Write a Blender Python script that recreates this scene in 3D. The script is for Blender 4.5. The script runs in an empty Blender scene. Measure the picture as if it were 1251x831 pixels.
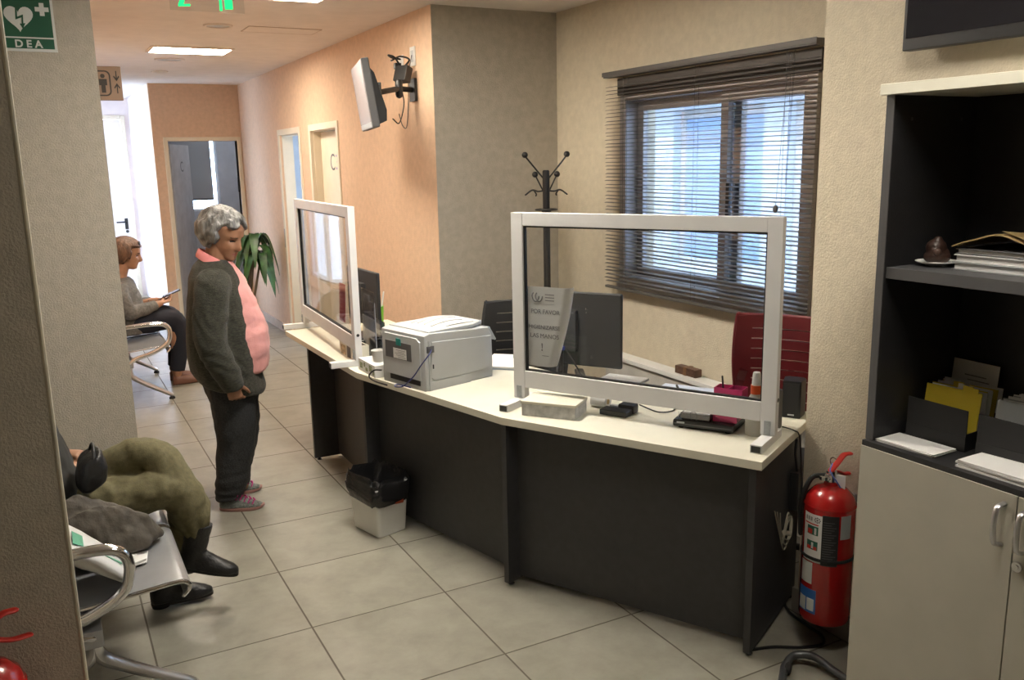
import bpy, bmesh, math, random
from mathutils import Vector, Matrix, noise
random.seed(7)
PI = math.pi
SC = bpy.context.scene
COL = SC.collection

# ------------------------------------------------------------------ materials
def new_mat(name):
    m = bpy.data.materials.new(name); m.use_nodes = True
    nt = m.node_tree; nt.nodes.clear()
    out = nt.nodes.new('ShaderNodeOutputMaterial')
    return m, nt, out

def mat(name, col, rough=0.5, metal=0.0, var=0.06, scale=8.0, bump=0.0, bscale=60.0, spec=0.5, stretch=None, coat=0.0, sheen=0.0, trans=0.0, sss=0.0):
    m, nt, out = new_mat(name)
    b = nt.nodes.new('ShaderNodeBsdfPrincipled')
    nt.links.new(b.outputs[0], out.inputs[0])
    tc = nt.nodes.new('ShaderNodeTexCoord')
    mp = nt.nodes.new('ShaderNodeMapping')
    if stretch: mp.inputs['Scale'].default_value = stretch
    nt.links.new(tc.outputs['Object'], mp.inputs[0])
    n = nt.nodes.new('ShaderNodeTexNoise'); n.inputs['Scale'].default_value = scale; n.inputs['Detail'].default_value = 5
    nt.links.new(mp.outputs[0], n.inputs['Vector'])
    r = nt.nodes.new('ShaderNodeValToRGB')
    lo = [max(0, c * (1 - var * 2)) for c in col]; hi = [min(1, c * (1 + var * 2)) for c in col]
    r.color_ramp.elements[0].position = 0.3; r.color_ramp.elements[1].position = 0.7
    r.color_ramp.elements[0].color = (*lo, 1); r.color_ramp.elements[1].color = (*hi, 1)
    nt.links.new(n.outputs[0], r.inputs[0]); nt.links.new(r.outputs[0], b.inputs['Base Color'])
    b.inputs['Roughness'].default_value = rough; b.inputs['Metallic'].default_value = metal
    b.inputs['Specular IOR Level'].default_value = spec
    b.inputs['Coat Weight'].default_value = coat
    b.inputs['Sheen Weight'].default_value = sheen
    b.inputs['Transmission Weight'].default_value = trans
    if sss: b.inputs['Subsurface Weight'].default_value = sss; b.inputs['Subsurface Radius'].default_value = (.012, .005, .003)
    if bump:
        n2 = nt.nodes.new('ShaderNodeTexNoise'); n2.inputs['Scale'].default_value = bscale; n2.inputs['Detail'].default_value = 4
        nt.links.new(mp.outputs[0], n2.inputs['Vector'])
        bp = nt.nodes.new('ShaderNodeBump'); bp.inputs['Strength'].default_value = bump; bp.inputs['Distance'].default_value = 0.01
        nt.links.new(n2.outputs[0], bp.inputs['Height']); nt.links.new(bp.outputs[0], b.inputs['Normal'])
    return m

def emis(name, col, strength):
    m, nt, out = new_mat(name)
    e = nt.nodes.new('ShaderNodeEmission'); e.inputs[0].default_value = (*col, 1); e.inputs[1].default_value = strength
    nt.links.new(e.outputs[0], out.inputs[0]); return m

def pane_mat(name, tint=(1, 1, 1), refl=1.0):
    m, nt, out = new_mat(name)
    t = nt.nodes.new('ShaderNodeBsdfTransparent'); t.inputs[0].default_value = (*tint, 1)
    g = nt.nodes.new('ShaderNodeBsdfGlossy'); g.inputs['Roughness'].default_value = 0.02
    f = nt.nodes.new('ShaderNodeFresnel'); f.inputs[0].default_value = 1.49
    mu = nt.nodes.new('ShaderNodeMath'); mu.operation = 'MULTIPLY'; mu.inputs[1].default_value = refl
    mx = nt.nodes.new('ShaderNodeMixShader')
    nt.links.new(f.outputs[0], mu.inputs[0]); nt.links.new(mu.outputs[0], mx.inputs[0])
    nt.links.new(t.outputs[0], mx.inputs[1]); nt.links.new(g.outputs[0], mx.inputs[2])
    nt.links.new(mx.outputs[0], out.inputs[0]); return m

def floor_mat():
    m, nt, out = new_mat('stoneware_tile')
    N, L = nt.nodes.new, nt.links.new
    b = N('ShaderNodeBsdfPrincipled'); L(b.outputs[0], out.inputs[0])
    tc = N('ShaderNodeTexCoord'); sx = N('ShaderNodeSeparateXYZ'); L(tc.outputs['Object'], sx.inputs[0])
    def mth(op, a, bb=None):
        n = N('ShaderNodeMath'); n.operation = op
        for i, v in enumerate((a, bb)):
            if v is None: continue
            if isinstance(v, (int, float)): n.inputs[i].default_value = v
            else: L(v, n.inputs[i])
        return n.outputs[0]
    def axis(o, off, sp):
        u = mth('DIVIDE', mth('SUBTRACT', o, off), sp)
        fr = mth('FRACT', u); d = mth('MULTIPLY', mth('MINIMUM', fr, mth('SUBTRACT', 1.0, fr)), sp)
        return mth('FLOOR', u), d
    fx, dx = axis(sx.outputs[0], 0.192, 0.5585); fy, dy = axis(sx.outputs[1], 2.565, 0.537)
    d = mth('MINIMUM', dx, dy)
    mr = N('ShaderNodeMapRange'); mr.inputs[1].default_value = 0.0022; mr.inputs[2].default_value = 0.0045
    L(d, mr.inputs[0])                      # 0 in the joint, 1 on the tile
    cb = N('ShaderNodeCombineXYZ'); L(fx, cb.inputs[0]); L(fy, cb.inputs[1])
    wn = N('ShaderNodeTexWhiteNoise'); wn.noise_dimensions = '3D'; L(cb.outputs[0], wn.inputs[0])
    off = N('ShaderNodeVectorMath'); off.operation = 'MULTIPLY_ADD'
    L(wn.outputs['Color'], off.inputs[0]); off.inputs[1].default_value = (7, 7, 7); L(tc.outputs['Object'], off.inputs[2])
    n1 = N('ShaderNodeTexNoise'); n1.inputs['Scale'].default_value = 7.0; n1.inputs['Detail'].default_value = 9; n1.inputs['Roughness'].default_value = 0.62; n1.inputs['Distortion'].default_value = 0.15
    L(off.outputs[0], n1.inputs['Vector'])
    r = N('ShaderNodeValToRGB'); E = r.color_ramp.elements
    E[0].position = 0.25; E[0].color = (0.215, 0.205, 0.168, 1); E[1].position = 0.75; E[1].color = (0.335, 0.322, 0.275, 1)
    e = E.new(0.5); e.color = (0.28, 0.268, 0.222, 1)
    L(n1.outputs[0], r.inputs[0])
    hs = N('ShaderNodeHueSaturation'); L(r.outputs[0], hs.inputs['Color'])
    L(mth('ADD', 0.95, mth('MULTIPLY', wn.outputs['Value'], 0.1)), hs.inputs['Value'])
    mx = N('ShaderNodeMixRGB'); mx.inputs[1].default_value = (0.10, 0.085, 0.065, 1)
    L(mr.outputs[0], mx.inputs[0]); L(hs.outputs[0], mx.inputs[2]); L(mx.outputs[0], b.inputs['Base Color'])
    rr = N('ShaderNodeMapRange'); rr.inputs[3].default_value = 0.8; rr.inputs[4].default_value = 0.3; L(mr.outputs[0], rr.inputs[0])
    L(rr.outputs[0], b.inputs['Roughness'])
    bp = N('ShaderNodeBump'); bp.inputs['Strength'].default_value = 0.35; bp.inputs['Distance'].default_value = 0.002
    hh = mth('ADD', mr.outputs[0], mth('MULTIPLY', n1.outputs[0], 0.25)); L(hh, bp.inputs['Height']); L(bp.outputs[0], b.inputs['Normal'])
    return m

# ------------------------------------------------------------------ mesh builder
class B:
    def __init__(s): s.bm = bmesh.new(); s.mi = 0; s.bv = False
    def _mark(s): return set(s.bm.faces)
    def box(s, c, d, rot=None, bev=0.0, seg=2):
        vs = []
        for x in (-1, 1):
            for y in (-1, 1):
                for z in (-1, 1):
                    p = Vector((x * d[0] / 2, y * d[1] / 2, z * d[2] / 2))
                    if rot is not None: p = rot @ p
                    vs.append(s.bm.verts.new(p + Vector(c)))
        idx = [(0, 1, 3, 2), (4, 6, 7, 5), (0, 4, 5, 1), (2, 3, 7, 6), (0, 2, 6, 4), (1, 5, 7, 3)]
        fs = [s.bm.faces.new([vs[i] for i in f]) for f in idx]
        for f in fs: f.material_index = s.mi
        if bev > 0:
            s.bv = True
            es = list({e for f in fs for e in f.edges})
            r = bmesh.ops.bevel(s.bm, geom=es, offset=min(bev, min(d) * 0.49), segments=seg, profile=0.5, affect='EDGES')
            for f in r['faces']: f.material_index = s.mi
        return s
    def mm(s, x0, x1, y0, y1, z0, z1, bev=0.0):
        return s.box(((x0 + x1) / 2, (y0 + y1) / 2, (z0 + z1) / 2), (x1 - x0, y1 - y0, z1 - z0), None, bev)
    def loft(s, rings, cap=True, closed=True):
        R = [[s.bm.verts.new(Vector(p)) for p in r] for r in rings]
        n = len(R[0])
        for a, b in zip(R[:-1], R[1:]):
            for i in range(n if closed else n - 1):
                j = (i + 1) % n
                f = s.bm.faces.new((a[i], a[j], b[j], b[i])); f.material_index = s.mi
        if cap and closed:
            f = s.bm.faces.new(list(reversed(R[0]))); f.material_index = s.mi
            f = s.bm.faces.new(R[-1]); f.material_index = s.mi
        return s
    def tube(s, pts, r, n=10, round_end=True, flat=1.0, up=None, cyclic=False):
        P = [Vector(p) for p in pts]; m = len(P)
        rad = list(r) if isinstance(r, (list, tuple)) else [r] * m
        T = []
        for i in range(m):
            if cyclic: t = P[(i + 1) % m] - P[i - 1]
            else: t = P[min(i + 1, m - 1)] - P[max(i - 1, 0)]
            T.append(t.normalized())
        u = Vector(up) if up else (Vector((0, 0, 1)) if abs(T[0].z) < 0.9 else Vector((1, 0, 0)))
        rings = []
        for i in range(m):
            u = (u - T[i] * u.dot(T[i]))
            u = u.normalized() if u.length > 1e-6 else T[i].orthogonal().normalized()
            w = T[i].cross(u)
            rings.append((P[i], u.copy(), w, rad[i]))
        def mk(c, u, w, rr): return [c + (u * math.sin(a) * flat + w * math.cos(a)) * rr for a in [2 * PI * k / n for k in range(n)]]
        out = []
        if round_end and not cyclic:
            for a in (75, 40):
                q = math.radians(a); c, u, w, rr = rings[0]; out.append(mk(c - T[0] * rr * math.sin(q) * min(1, flat + .3), u, w, rr * math.cos(q)))
        for c, u, w, rr in rings: out.append(mk(c, u, w, rr))
        if round_end and not cyclic:
            for a in (40, 75):
                q = math.radians(a); c, u, w, rr = rings[-1]; out.append(mk(c + T[-1] * rr * math.sin(q) * min(1, flat + .3), u, w, rr * math.cos(q)))
        if cyclic: out.append(out[0]); return s.loft_shared(out)
        return s.loft(out)
    def loft_shared(s, rings):
        R = [[s.bm.verts.new(Vector(p)) for p in r] for r in rings[:-1]]; R.append(R[0]); n = len(R[0])
        for a, b in zip(R[:-1], R[1:]):
            for i in range(n):
                j = (i + 1) % n
                f = s.bm.faces.new((a[i], a[j], b[j], b[i])); f.material_index = s.mi
        return s
    def cyl(s, p0, p1, r0, r1=None, n=20):
        return s.tube([p0, p1], [r0, r0 if r1 is None else r1], n, round_end=False)
    def ball(s, c, r, n=14, sc=(1, 1, 1)):
        c = Vector(c); rings = []
        for k in range(1, n):
            a = PI * k / n
            rings.append([c + Vector((r * sc[0] * math.sin(a) * math.cos(t), r * sc[1] * math.sin(a) * math.sin(t), -r * sc[2] * math.cos(a))) for t in [2 * PI * i / (2 * n) for i in range(2 * n)]])
        return s.loft(rings)
    def lathe(s, prof, c=(0, 0, 0), n=28, axis=None):
        c = Vector(c); rings = []
        for r, z in prof:
            rings.append([c + Vector((max(r, 1e-4) * math.cos(t), max(r, 1e-4) * math.sin(t), z)) for t in [2 * PI * i / n for i in range(n)]])
        return s.loft(rings)
    def prism(s, poly, z0, z1, M=None, bev=0.0):
        M = M or Matrix.Identity(4)
        a = [s.bm.verts.new(M @ Vector((x, y, z0))) for x, y in poly]
        b = [s.bm.verts.new(M @ Vector((x, y, z1))) for x, y in poly]
        n = len(poly); fs = []
        fs.append(s.bm.faces.new(list(reversed(a)))); fs.append(s.bm.faces.new(b))
        for i in range(n):
            fs.append(s.bm.faces.new((a[i], a[(i + 1) % n], b[(i + 1) % n], b[i])))
        for f in fs: f.material_index = s.mi
        if bev:
            s.bv = True
            es = list({e for f in fs[:2] for e in f.edges})
            r = bmesh.ops.bevel(s.bm, geom=es, offset=bev, segments=2, profile=0.5, affect='EDGES')
            for f in r['faces']: f.material_index = s.mi
        return s
    def grid(s, fn, nu, nv, thick=0.0):
        V = [[s.bm.verts.new(Vector(fn(u / nu, v / nv))) for v in range(nv + 1)] for u in range(nu + 1)]
        fs = []
        for i in range(nu):
            for j in range(nv):
                f = s.bm.faces.new((V[i][j], V[i + 1][j], V[i + 1][j + 1], V[i][j + 1])); f.material_index = s.mi; fs.append(f)
        if thick:
            bmesh.ops.recalc_face_normals(s.bm, faces=fs)
            bmesh.ops.solidify(s.bm, geom=fs, thickness=thick)
        return s
    def xf(s, M):
        bmesh.ops.transform(s.bm, matrix=M, verts=s.bm.verts); return s
    def build(s, name, m, parent=None, angle=35, normals=True, loc=None, rot=None):
        if normals: bmesh.ops.recalc_face_normals(s.bm, faces=s.bm.faces)
        me = bpy.data.meshes.new(name); s.bm.to_mesh(me); s.bm.free()
        for mm_ in (m if isinstance(m, (list, tuple)) else [m]): me.materials.append(mm_)
        smooth(me, angle)
        o = link(name, me, parent, loc, rot)
        if s.bv:
            w = o.modifiers.new('n', 'WEIGHTED_NORMAL'); w.keep_sharp = True; w.weight = 100
        return o

def smooth(me, angle=35):
    me.polygons.foreach_set('use_smooth', [True] * len(me.polygons))
    me.set_sharp_from_angle(angle=math.radians(angle))

def link(name, me, parent=None, loc=None, rot=None):
    o = bpy.data.objects.new(name, me); COL.objects.link(o)
    if parent: o.parent = parent
    if loc is not None: o.location = loc
    if rot is not None: o.rotation_euler = rot
    return o

def tag(o, label, cat, group=None):
    o['label'] = label; o['category'] = cat
    if group: o['group'] = group
    return o

def thing(name, label, cat, loc=(0, 0, 0), rz=0.0, group=None):
    o = bpy.data.objects.new(name, None); COL.objects.link(o)
    o.location = loc; o.rotation_euler = (0, 0, rz); o.empty_display_size = 0.1
    return tag(o, label, cat, group)

def struct(o, kind='structure'):
    o['kind'] = kind; return o

def dup(root, loc, rz, label, group=None):
    r = root.copy(); COL.objects.link(r); r.location = loc; r.rotation_euler = (0, 0, rz); r['label'] = label
    if group: r['group'] = group
    for ch in list(root.children):
        c = ch.copy(); COL.objects.link(c); c.parent = r
        for g in list(ch.children):
            d = g.copy(); COL.objects.link(d); d.parent = c
    return r

def text_obj(name, s, size, m, parent=None, M=None, align='LEFT', ext=0.0004, bold=0.0, loc=None, rot=None):
    cu = bpy.data.curves.new(name, 'FONT'); cu.body = s; cu.size = size; cu.align_x = align; cu.extrude = ext; cu.offset = bold
    t = bpy.data.objects.new('tmp_text', cu); COL.objects.link(t)
    bpy.context.view_layer.update()
    dg = bpy.context.evaluated_depsgraph_get()
    me = bpy.data.meshes.new_from_object(t.evaluated_get(dg))
    bpy.data.objects.remove(t); me.name = name
    if M is not None: me.transform(M)
    me.materials.clear(); me.materials.append(m)
    return link(name, me, parent, loc, rot)

def remesh(b, name, m, parent, voxel=0.006, it=4, disp=None, classify=None, fac=0.5):
    bmesh.ops.recalc_face_normals(b.bm, faces=b.bm.faces)
    me = bpy.data.meshes.new('tmp'); b.bm.to_mesh(me); b.bm.free()
    t = bpy.data.objects.new('tmp_body', me); COL.objects.link(t)
    md = t.modifiers.new('r', 'REMESH'); md.mode = 'VOXEL'; md.voxel_size = voxel; md.use_smooth_shade = True
    if it:
        sm = t.modifiers.new('s', 'SMOOTH'); sm.iterations = it; sm.factor = fac
    bpy.context.view_layer.update()
    dg = bpy.context.evaluated_depsgraph_get()
    out = bpy.data.meshes.new_from_object(t.evaluated_get(dg))
    bpy.data.objects.remove(t); out.name = name
    if disp:
        ns = [v.normal.copy() for v in out.vertices]
        for v, n in zip(out.vertices, ns): v.co = v.co + n * disp(v.co)
    out.materials.clear()
    for mm_ in (m if isinstance(m, (list, tuple)) else [m]): out.materials.append(mm_)
    if classify:
        for p in out.polygons: p.material_index = classify(p.center)
    out.polygons.foreach_set('use_smooth', [True] * len(out.polygons))
    return link(name, out, parent)

def ell(c, rx, ry, n=28, p=2.0, tilt=0.0, xf=None, xb=None):
    """horizontal ring; tilt lifts it along x; xf / xb are front and back reach"""
    c = Vector(c); out = []
    for i in range(n):
        a = 2 * PI * i / n; ca, sa = math.cos(a), math.sin(a)
        x = math.copysign(abs(ca) ** (2 / p), ca) * rx; y = math.copysign(abs(sa) ** (2 / p), sa) * ry
        out.append(c + Vector((x, y, tilt * x)))
    return out

def fring(z, xb, xf, w, n=28, p=2.2, tilt=0.0, y0=0.0):
    return ell(((xb + xf) / 2, y0, z), (xf - xb) / 2, w, n, p, tilt)

def bez(pts, n=8):
    """Catmull-Rom through the points"""
    P = [Vector(p) for p in pts]; P = [P[0] * 2 - P[1]] + P + [P[-1] * 2 - P[-2]]; out = []
    for i in range(1, len(P) - 2):
        for k in range(n):
            t = k / n; a, b_, c, d = P[i - 1], P[i], P[i + 1], P[i + 2]
            out.append(0.5 * ((2 * b_) + (c - a) * t + (2 * a - 5 * b_ + 4 * c - d) * t * t + (3 * b_ - a - 3 * c + d) * t ** 3))
    out.append(P[-2]); return out

RZ = lambda a: Matrix.Rotation(a, 4, 'Z')
RX = lambda a: Matrix.Rotation(a, 4, 'X')
RY = lambda a: Matrix.Rotation(a, 4, 'Y')
TR = lambda *v: Matrix.Translation(Vector(v))
R3 = lambda ax, a: Matrix.Rotation(a, 3, ax)

def blind_mat():
    m, nt, out = new_mat('slate_blind_fabric')
    d = nt.nodes.new('ShaderNodeBsdfDiffuse'); d.inputs[0].default_value = (.40, .40, .41, 1)
    t = nt.nodes.new('ShaderNodeBsdfTranslucent'); t.inputs[0].default_value = (.40, .38, .36, 1)
    x = nt.nodes.new('ShaderNodeMixShader'); x.inputs[0].default_value = .16
    nt.links.new(d.outputs[0], x.inputs[1]); nt.links.new(t.outputs[0], x.inputs[2]); nt.links.new(x.outputs[0], out.inputs[0]); return m
# ------------------------------------------------------------------ palette
M = dict(
    floor=floor_mat(),
    cream=mat('cream_plaster', (0.61, 0.54, 0.415), 0.85, var=0.03, scale=25, bump=0.35, bscale=140),
    peach=mat('peach_plaster', (0.70, 0.495, 0.345), 0.85, var=0.03, scale=25, bump=0.3, bscale=140),
    cream_wall_shade=mat('cream_plaster_shade', (0.45, 0.41, 0.34), 0.85, var=0.04, scale=25, bump=0.4, bscale=140),  # cream plaster greyed: shade of the camera-facing walls put into the colour
    ceil=mat('ceiling_paint', (0.80, 0.745, 0.70), 0.9, var=0.02),
    blue_wall=mat('pale_blue_paint', (0.50, 0.60, 0.72), 0.8, var=0.03),
    dark_wall=mat('slate_paint', (0.50, 0.52, 0.57), 0.8, var=0.03),
    white_wall=mat('white_paint', (0.86, 0.77, 0.75), 0.7, var=0.02),
    frame=mat('cream_door_frame', (0.74, 0.66, 0.52), 0.45, var=0.02),
    door=mat('cream_door_leaf', (0.78, 0.69, 0.55), 0.5, var=0.02),
    base=mat('grey_baseboard', (0.33, 0.315, 0.28), 0.5, var=0.05),
    base_pink=mat('stone_baseboard', (0.55, 0.44, 0.37), 0.4, var=0.05),
    graphite=mat('graphite_melamine', (0.040, 0.040, 0.043), 0.5, var=0.05, scale=30, bump=0.08, bscale=220),
    graphite_edge=mat('graphite_edge_band', (0.075, 0.075, 0.08), 0.5, var=0.05),
    top=mat('bone_melamine', (0.73, 0.71, 0.60), 0.38, var=0.02),
    greige=mat('greige_melamine', (0.42, 0.40, 0.335), 0.45, var=0.02),
    alu_white=mat('white_aluminium', (0.74, 0.74, 0.74), 0.35, var=0.02),
    alu=mat('brushed_aluminium', (0.60, 0.60, 0.62), 0.3, metal=0.9, var=0.04),
    chrome=mat('chrome', (0.72, 0.72, 0.74), 0.12, metal=1.0, var=0.02),
    satin=mat('satin_steel', (0.38, 0.39, 0.41), 0.35, metal=0.5, var=0.04),
    graphite_shade=mat('graphite_melamine_shade', (0.020, 0.020, 0.022), 0.5, var=0.05, scale=30, bump=0.08, bscale=220),  # desk graphite made darker: shade inside the bookcase put into its colour
    bronze=mat('bronze_aluminium', (0.40, 0.37, 0.36), 0.4, metal=0.3, var=0.04),
    slat=mat('grey_slat', (0.105, 0.10, 0.097), 0.45, metal=0.3, var=0.04),
    black=mat('black_plastic', (0.012, 0.012, 0.013), 0.4, var=0.05),
    black_m=mat('black_matte', (0.02, 0.02, 0.021), 0.65, var=0.05),
    rubber=mat('black_rubber', (0.015, 0.015, 0.015), 0.7),
    screen=mat('dark_screen', (0.012, 0.012, 0.016), 0.12, var=0.02),
    lcd=mat('lcd_screen_sheen', (0.33, 0.31, 0.33), 0.25, var=0.02),  # even pale grey stands in for reflected light on the screen
    white_p=mat('white_plastic', (0.72, 0.72, 0.70), 0.4, var=0.02),
    grey_p=mat('light_grey_plastic', (0.50, 0.52, 0.53), 0.45, var=0.02),
    grey_p2=mat('mid_grey_plastic', (0.36, 0.38, 0.39), 0.45, var=0.02),
    dgrey=mat('dark_grey_plastic', (0.10, 0.10, 0.105), 0.5, var=0.03),
    paper=mat('white_paper', (0.80, 0.80, 0.79), 0.7, var=0.01),
    paper_b=mat('bluish_paper', (0.55, 0.62, 0.75), 0.7, var=0.02),
    ink=mat('grey_ink', (0.16, 0.16, 0.17), 0.8),
    ink_l=mat('faded_ink', (0.33, 0.33, 0.34), 0.8),
    red=mat('red_enamel', (0.38, 0.010, 0.009), 0.25, var=0.03, coat=0.4),
    red_p=mat('red_plastic', (0.60, 0.03, 0.02), 0.4),
    red_mesh=mat('red_chair_plastic', (0.13, 0.010, 0.014), 0.5, var=0.06),
    card_red=mat('red_card', (0.42, 0.035, 0.04), 0.5),
    acrylic=pane_mat('clear_acrylic', (0.97, 0.975, 0.975), 0.4),
    clear=pane_mat('clear_plastic', (0.86, 0.87, 0.89), 0.8),
    glass=pane_mat('window_glass', (0.92, 0.96, 1.0), 0.8),
    pink_p=mat('magenta_plastic', (0.45, 0.03, 0.13), 0.35),
    green_p=mat('lime_plastic', (0.16, 0.50, 0.03), 0.4),
    yellow=mat('yellow_card', (0.68, 0.52, 0.04), 0.6, var=0.03),
    manila=mat('manila_paper', (0.40, 0.29, 0.13), 0.6, var=0.05),
    wood=mat('dark_wood', (0.085, 0.045, 0.03), 0.5, var=0.2, scale=6, stretch=(1, 12, 12)),
    blue_cable=mat('blue_cable', (0.01, 0.02, 0.14), 0.4),
    beige_cable=mat('beige_cable', (0.45, 0.42, 0.33), 0.5),
    bag=mat('black_bin_bag', (0.010, 0.010, 0.011), 0.22, bump=0.5, bscale=25),
    skin=mat('skin', (0.40, 0.215, 0.135), 0.5, var=0.05, scale=20, sss=0.05),
    skin_d=mat('tanned_skin', (0.31, 0.155, 0.09), 0.5, var=0.06, scale=20, sss=0.05),
    lip=mat('lips', (0.30, 0.10, 0.08), 0.45),
    eye=mat('eye_dark', (0.03, 0.02, 0.018), 0.25),
    brow=mat('brow', (0.10, 0.07, 0.05), 0.7),
    hair_g=mat('silver_hair', (0.175, 0.173, 0.17), 0.5, var=0.34, scale=40, bump=0.7, bscale=90, stretch=(1, 1, .25)),
    hair_b=mat('chestnut_hair', (0.12, 0.065, 0.04), 0.5, var=0.3, scale=40, bump=0.7, bscale=90, stretch=(1, 1, .25)),
    jacket=mat('dark_olive_knit', (0.033, 0.033, 0.023), 0.9, var=0.30, scale=55, bump=0.5, bscale=150, sheen=0.1, stretch=(1, 1, 3)),
    polo=mat('pink_pique', (0.70, 0.32, 0.30), 0.8, var=0.04, bump=0.25, bscale=200, sheen=0.15),
    polo_c=mat('pink_collar', (0.72, 0.25, 0.25), 0.8, var=0.04, bump=0.25, bscale=200),
    jeans=mat('charcoal_denim', (0.018, 0.019, 0.021), 0.85, var=0.25, scale=120, bump=0.3, bscale=120),
    sneaker=mat('grey_sneaker_mesh', (0.13, 0.14, 0.13), 0.8, var=0.25, scale=70, bump=0.5, bscale=100),
    sole=mat('peach_sole', (0.30, 0.155, 0.135), 0.6),
    lace=mat('magenta_laces', (0.40, 0.02, 0.16), 0.7),
    sweater=mat('grey_marl_sweater', (0.125, 0.122, 0.116), 0.9, var=0.15, scale=60, bump=0.3, bscale=120, sheen=0.1),
    navy=mat('navy_trousers', (0.010, 0.012, 0.022), 0.85),
    brown_l=mat('brown_leather', (0.16, 0.07, 0.045), 0.5),
    olive=mat('olive_trousers', (0.135, 0.120, 0.062), 0.9, var=0.10, scale=60, bump=0.12, bscale=220),
    coat=mat('taupe_coat_fabric', (0.085, 0.074, 0.060), 0.75, var=0.12, scale=30, bump=0.2, bscale=100),
    boot=mat('black_boot_leather', (0.010, 0.010, 0.011), 0.42, bump=0.35, bscale=60),
    dark_jkt=mat('charcoal_jacket', (0.028, 0.028, 0.026), 0.85, var=0.1),
    leaf=mat('dark_leaf', (0.03, 0.085, 0.018), 0.4, var=0.3, scale=12),
    stem=mat('plant_stem', (0.16, 0.11, 0.06), 0.7),
    pot=mat('terracotta_pot', (0.33, 0.15, 0.09), 0.7),
    soil=mat('soil', (0.03, 0.022, 0.016), 0.95, bump=0.8),
    sign_green=mat('dark_green_sign', (0.018, 0.095, 0.055), 0.4, var=0.02),
    sign_white=mat('sign_white', (0.66, 0.68, 0.66), 0.4, var=0.01),
    sign_tan=mat('tan_sign', (0.21, 0.145, 0.105), 0.45, var=0.02),
    sign_dark=mat('sign_black', (0.02, 0.018, 0.016), 0.5),
    exit_green=emis('exit_green', (0.02, 0.85, 0.22), 1.6),
    lamp_fill=emis('fill_lamp_diffuser', (1.0, 0.92, 0.80), 28.0),  # glow of the added fill fixture near the bookcase
    lamp_far_fill=emis('far_room_fill_diffuser', (0.9, 0.95, 1.0), 9.0),  # glow of the added fixture in the far room
    lamp_desk=emis('desk_lamp_diffuser', (1.0, 0.92, 0.80), 88.0),
    lamp=emis('lamp_diffuser', (1.0, 0.885, 0.72), 66.0),
    choc=mat('chocolate_brown', (0.045, 0.022, 0.016), 0.45, var=0.2, bump=0.4, bscale=30),
    teal=mat('teal_label', (0.01, 0.22, 0.20), 0.4),
    label_g=mat('green_label', (0.015, 0.12, 0.08), 0.5),
    label_b=mat('blue_label', (0.03, 0.13, 0.42), 0.4),
    tube_grey=mat('grey_painted_tube', (0.10, 0.105, 0.11), 0.3, metal=0.6),
    orange=mat('orange_plastic', (0.75, 0.10, 0.02), 0.4),
    ext_wall=mat('patio_white_paint', (0.78, 0.86, 0.97), 0.8, var=0.03),
    ext_blue=mat('patio_blue_glass', (0.42, 0.60, 0.92), 0.4, var=0.05),
    blind_fab=blind_mat(),
    soap=mat('frosted_bottle', (0.62, 0.62, 0.58), 0.35, trans=0.15),
)
# ================================================================== the setting
H = 2.67
b = B(); b.mm(-2.7, 4.4, -1.6, 13.4, -0.12, 0.0); b.build('floor', M['floor']); struct(bpy.data.objects['floor'])
b = B(); b.mm(-2.62, 3.26, -1.6, 5.19, H, H + .12); b.mm(0.03, 3.42, 5.19, 12.32, H, H + .12); b.mm(0.03, 1.33, 12.32, 13.32, H, H + .12)
struct(b.build('ceiling', M['ceil']))
def wall(name, m, *boxes):
    b = B()
    for q in boxes: b.mm(*q)
    return struct(b.build(name, m))
wall('wall_right', M['cream'], (2.44, 3.06, -1.6, 2.262, 0, H))
wall('wall_window', M['cream'], (3.06, 3.26, 2.262, 2.875, 0, H), (3.06, 3.26, 4.28, 5.064, 0, H), (3.06, 3.26, 2.875, 4.28, 0, 1.03), (3.06, 3.26, 2.875, 4.28, 2.09, H))
wall('wall_office', M['cream_wall_shade'], (2.19, 3.26, 5.064, 5.19, 0, H))
wall('wall_corridor', M['peach'], (2.188, 2.31, 5.066, 7.05, 0, H), (2.188, 2.31, 7.80, 8.20, 0, H), (2.188, 2.31, 8.93, 10.87, 0, H), (2.188, 2.31, 7.05, 7.80, 2.04, H), (2.188, 2.31, 8.20, 8.93, 2.04, H))
wall('wall_far', M['peach'], (1.217, 1.37, 10.756, 10.87, 0, H), (2.13, 2.188, 10.756, 10.87, 0, H), (1.37, 2.13, 10.756, 10.87, 2.04, H))
wall('wall_passage', M['white_wall'], (1.219, 1.33, 10.87, 13.2, 0, H))
wall('wall_end', M['white_wall'], (0.03, 0.33, 13.2, 13.32, 0, H), (1.16, 1.33, 13.2, 13.32, 0, H), (0.33, 1.16, 13.2, 13.32, 2.45, H))
wall('wall_left', M['peach'], (0.03, 0.15, 4.62, 10.6, 0, H), (0.03, 0.15, 12.95, 13.2, 0, H), (0.03, 0.15, 10.6, 12.95, 0, 0.15), (0.03, 0.15, 10.6, 12.95, 2.5, H))
wall('wall_column', M['cream_wall_shade'], (-0.54, 0.298, 4.4, 4.62, 0, H))
wall('wall_alcove', M['cream_wall_shade'], (-0.54, -0.42, 2.45, 4.4, 0, H))
wall('wall_near', M['cream_wall_shade'], (-2.5, -0.026, 2.3, 2.45, 0, H))
wall('wall_front', M['cream'], (-2.62, -2.5, -1.6, 2.45, 0, H))
wall('wall_back', M['cream'], (-2.62, 3.06, -1.72, -1.6, 0, H))
# bright plaster bead on the near wall's corner
b = B(); b.tube([(-.027, 2.303, 0.0), (-.027, 2.303, H)], .006, 8, False); struct(b.build('trim_1', mat('corner_bead', (.60, .56, .44), .6)))
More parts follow.
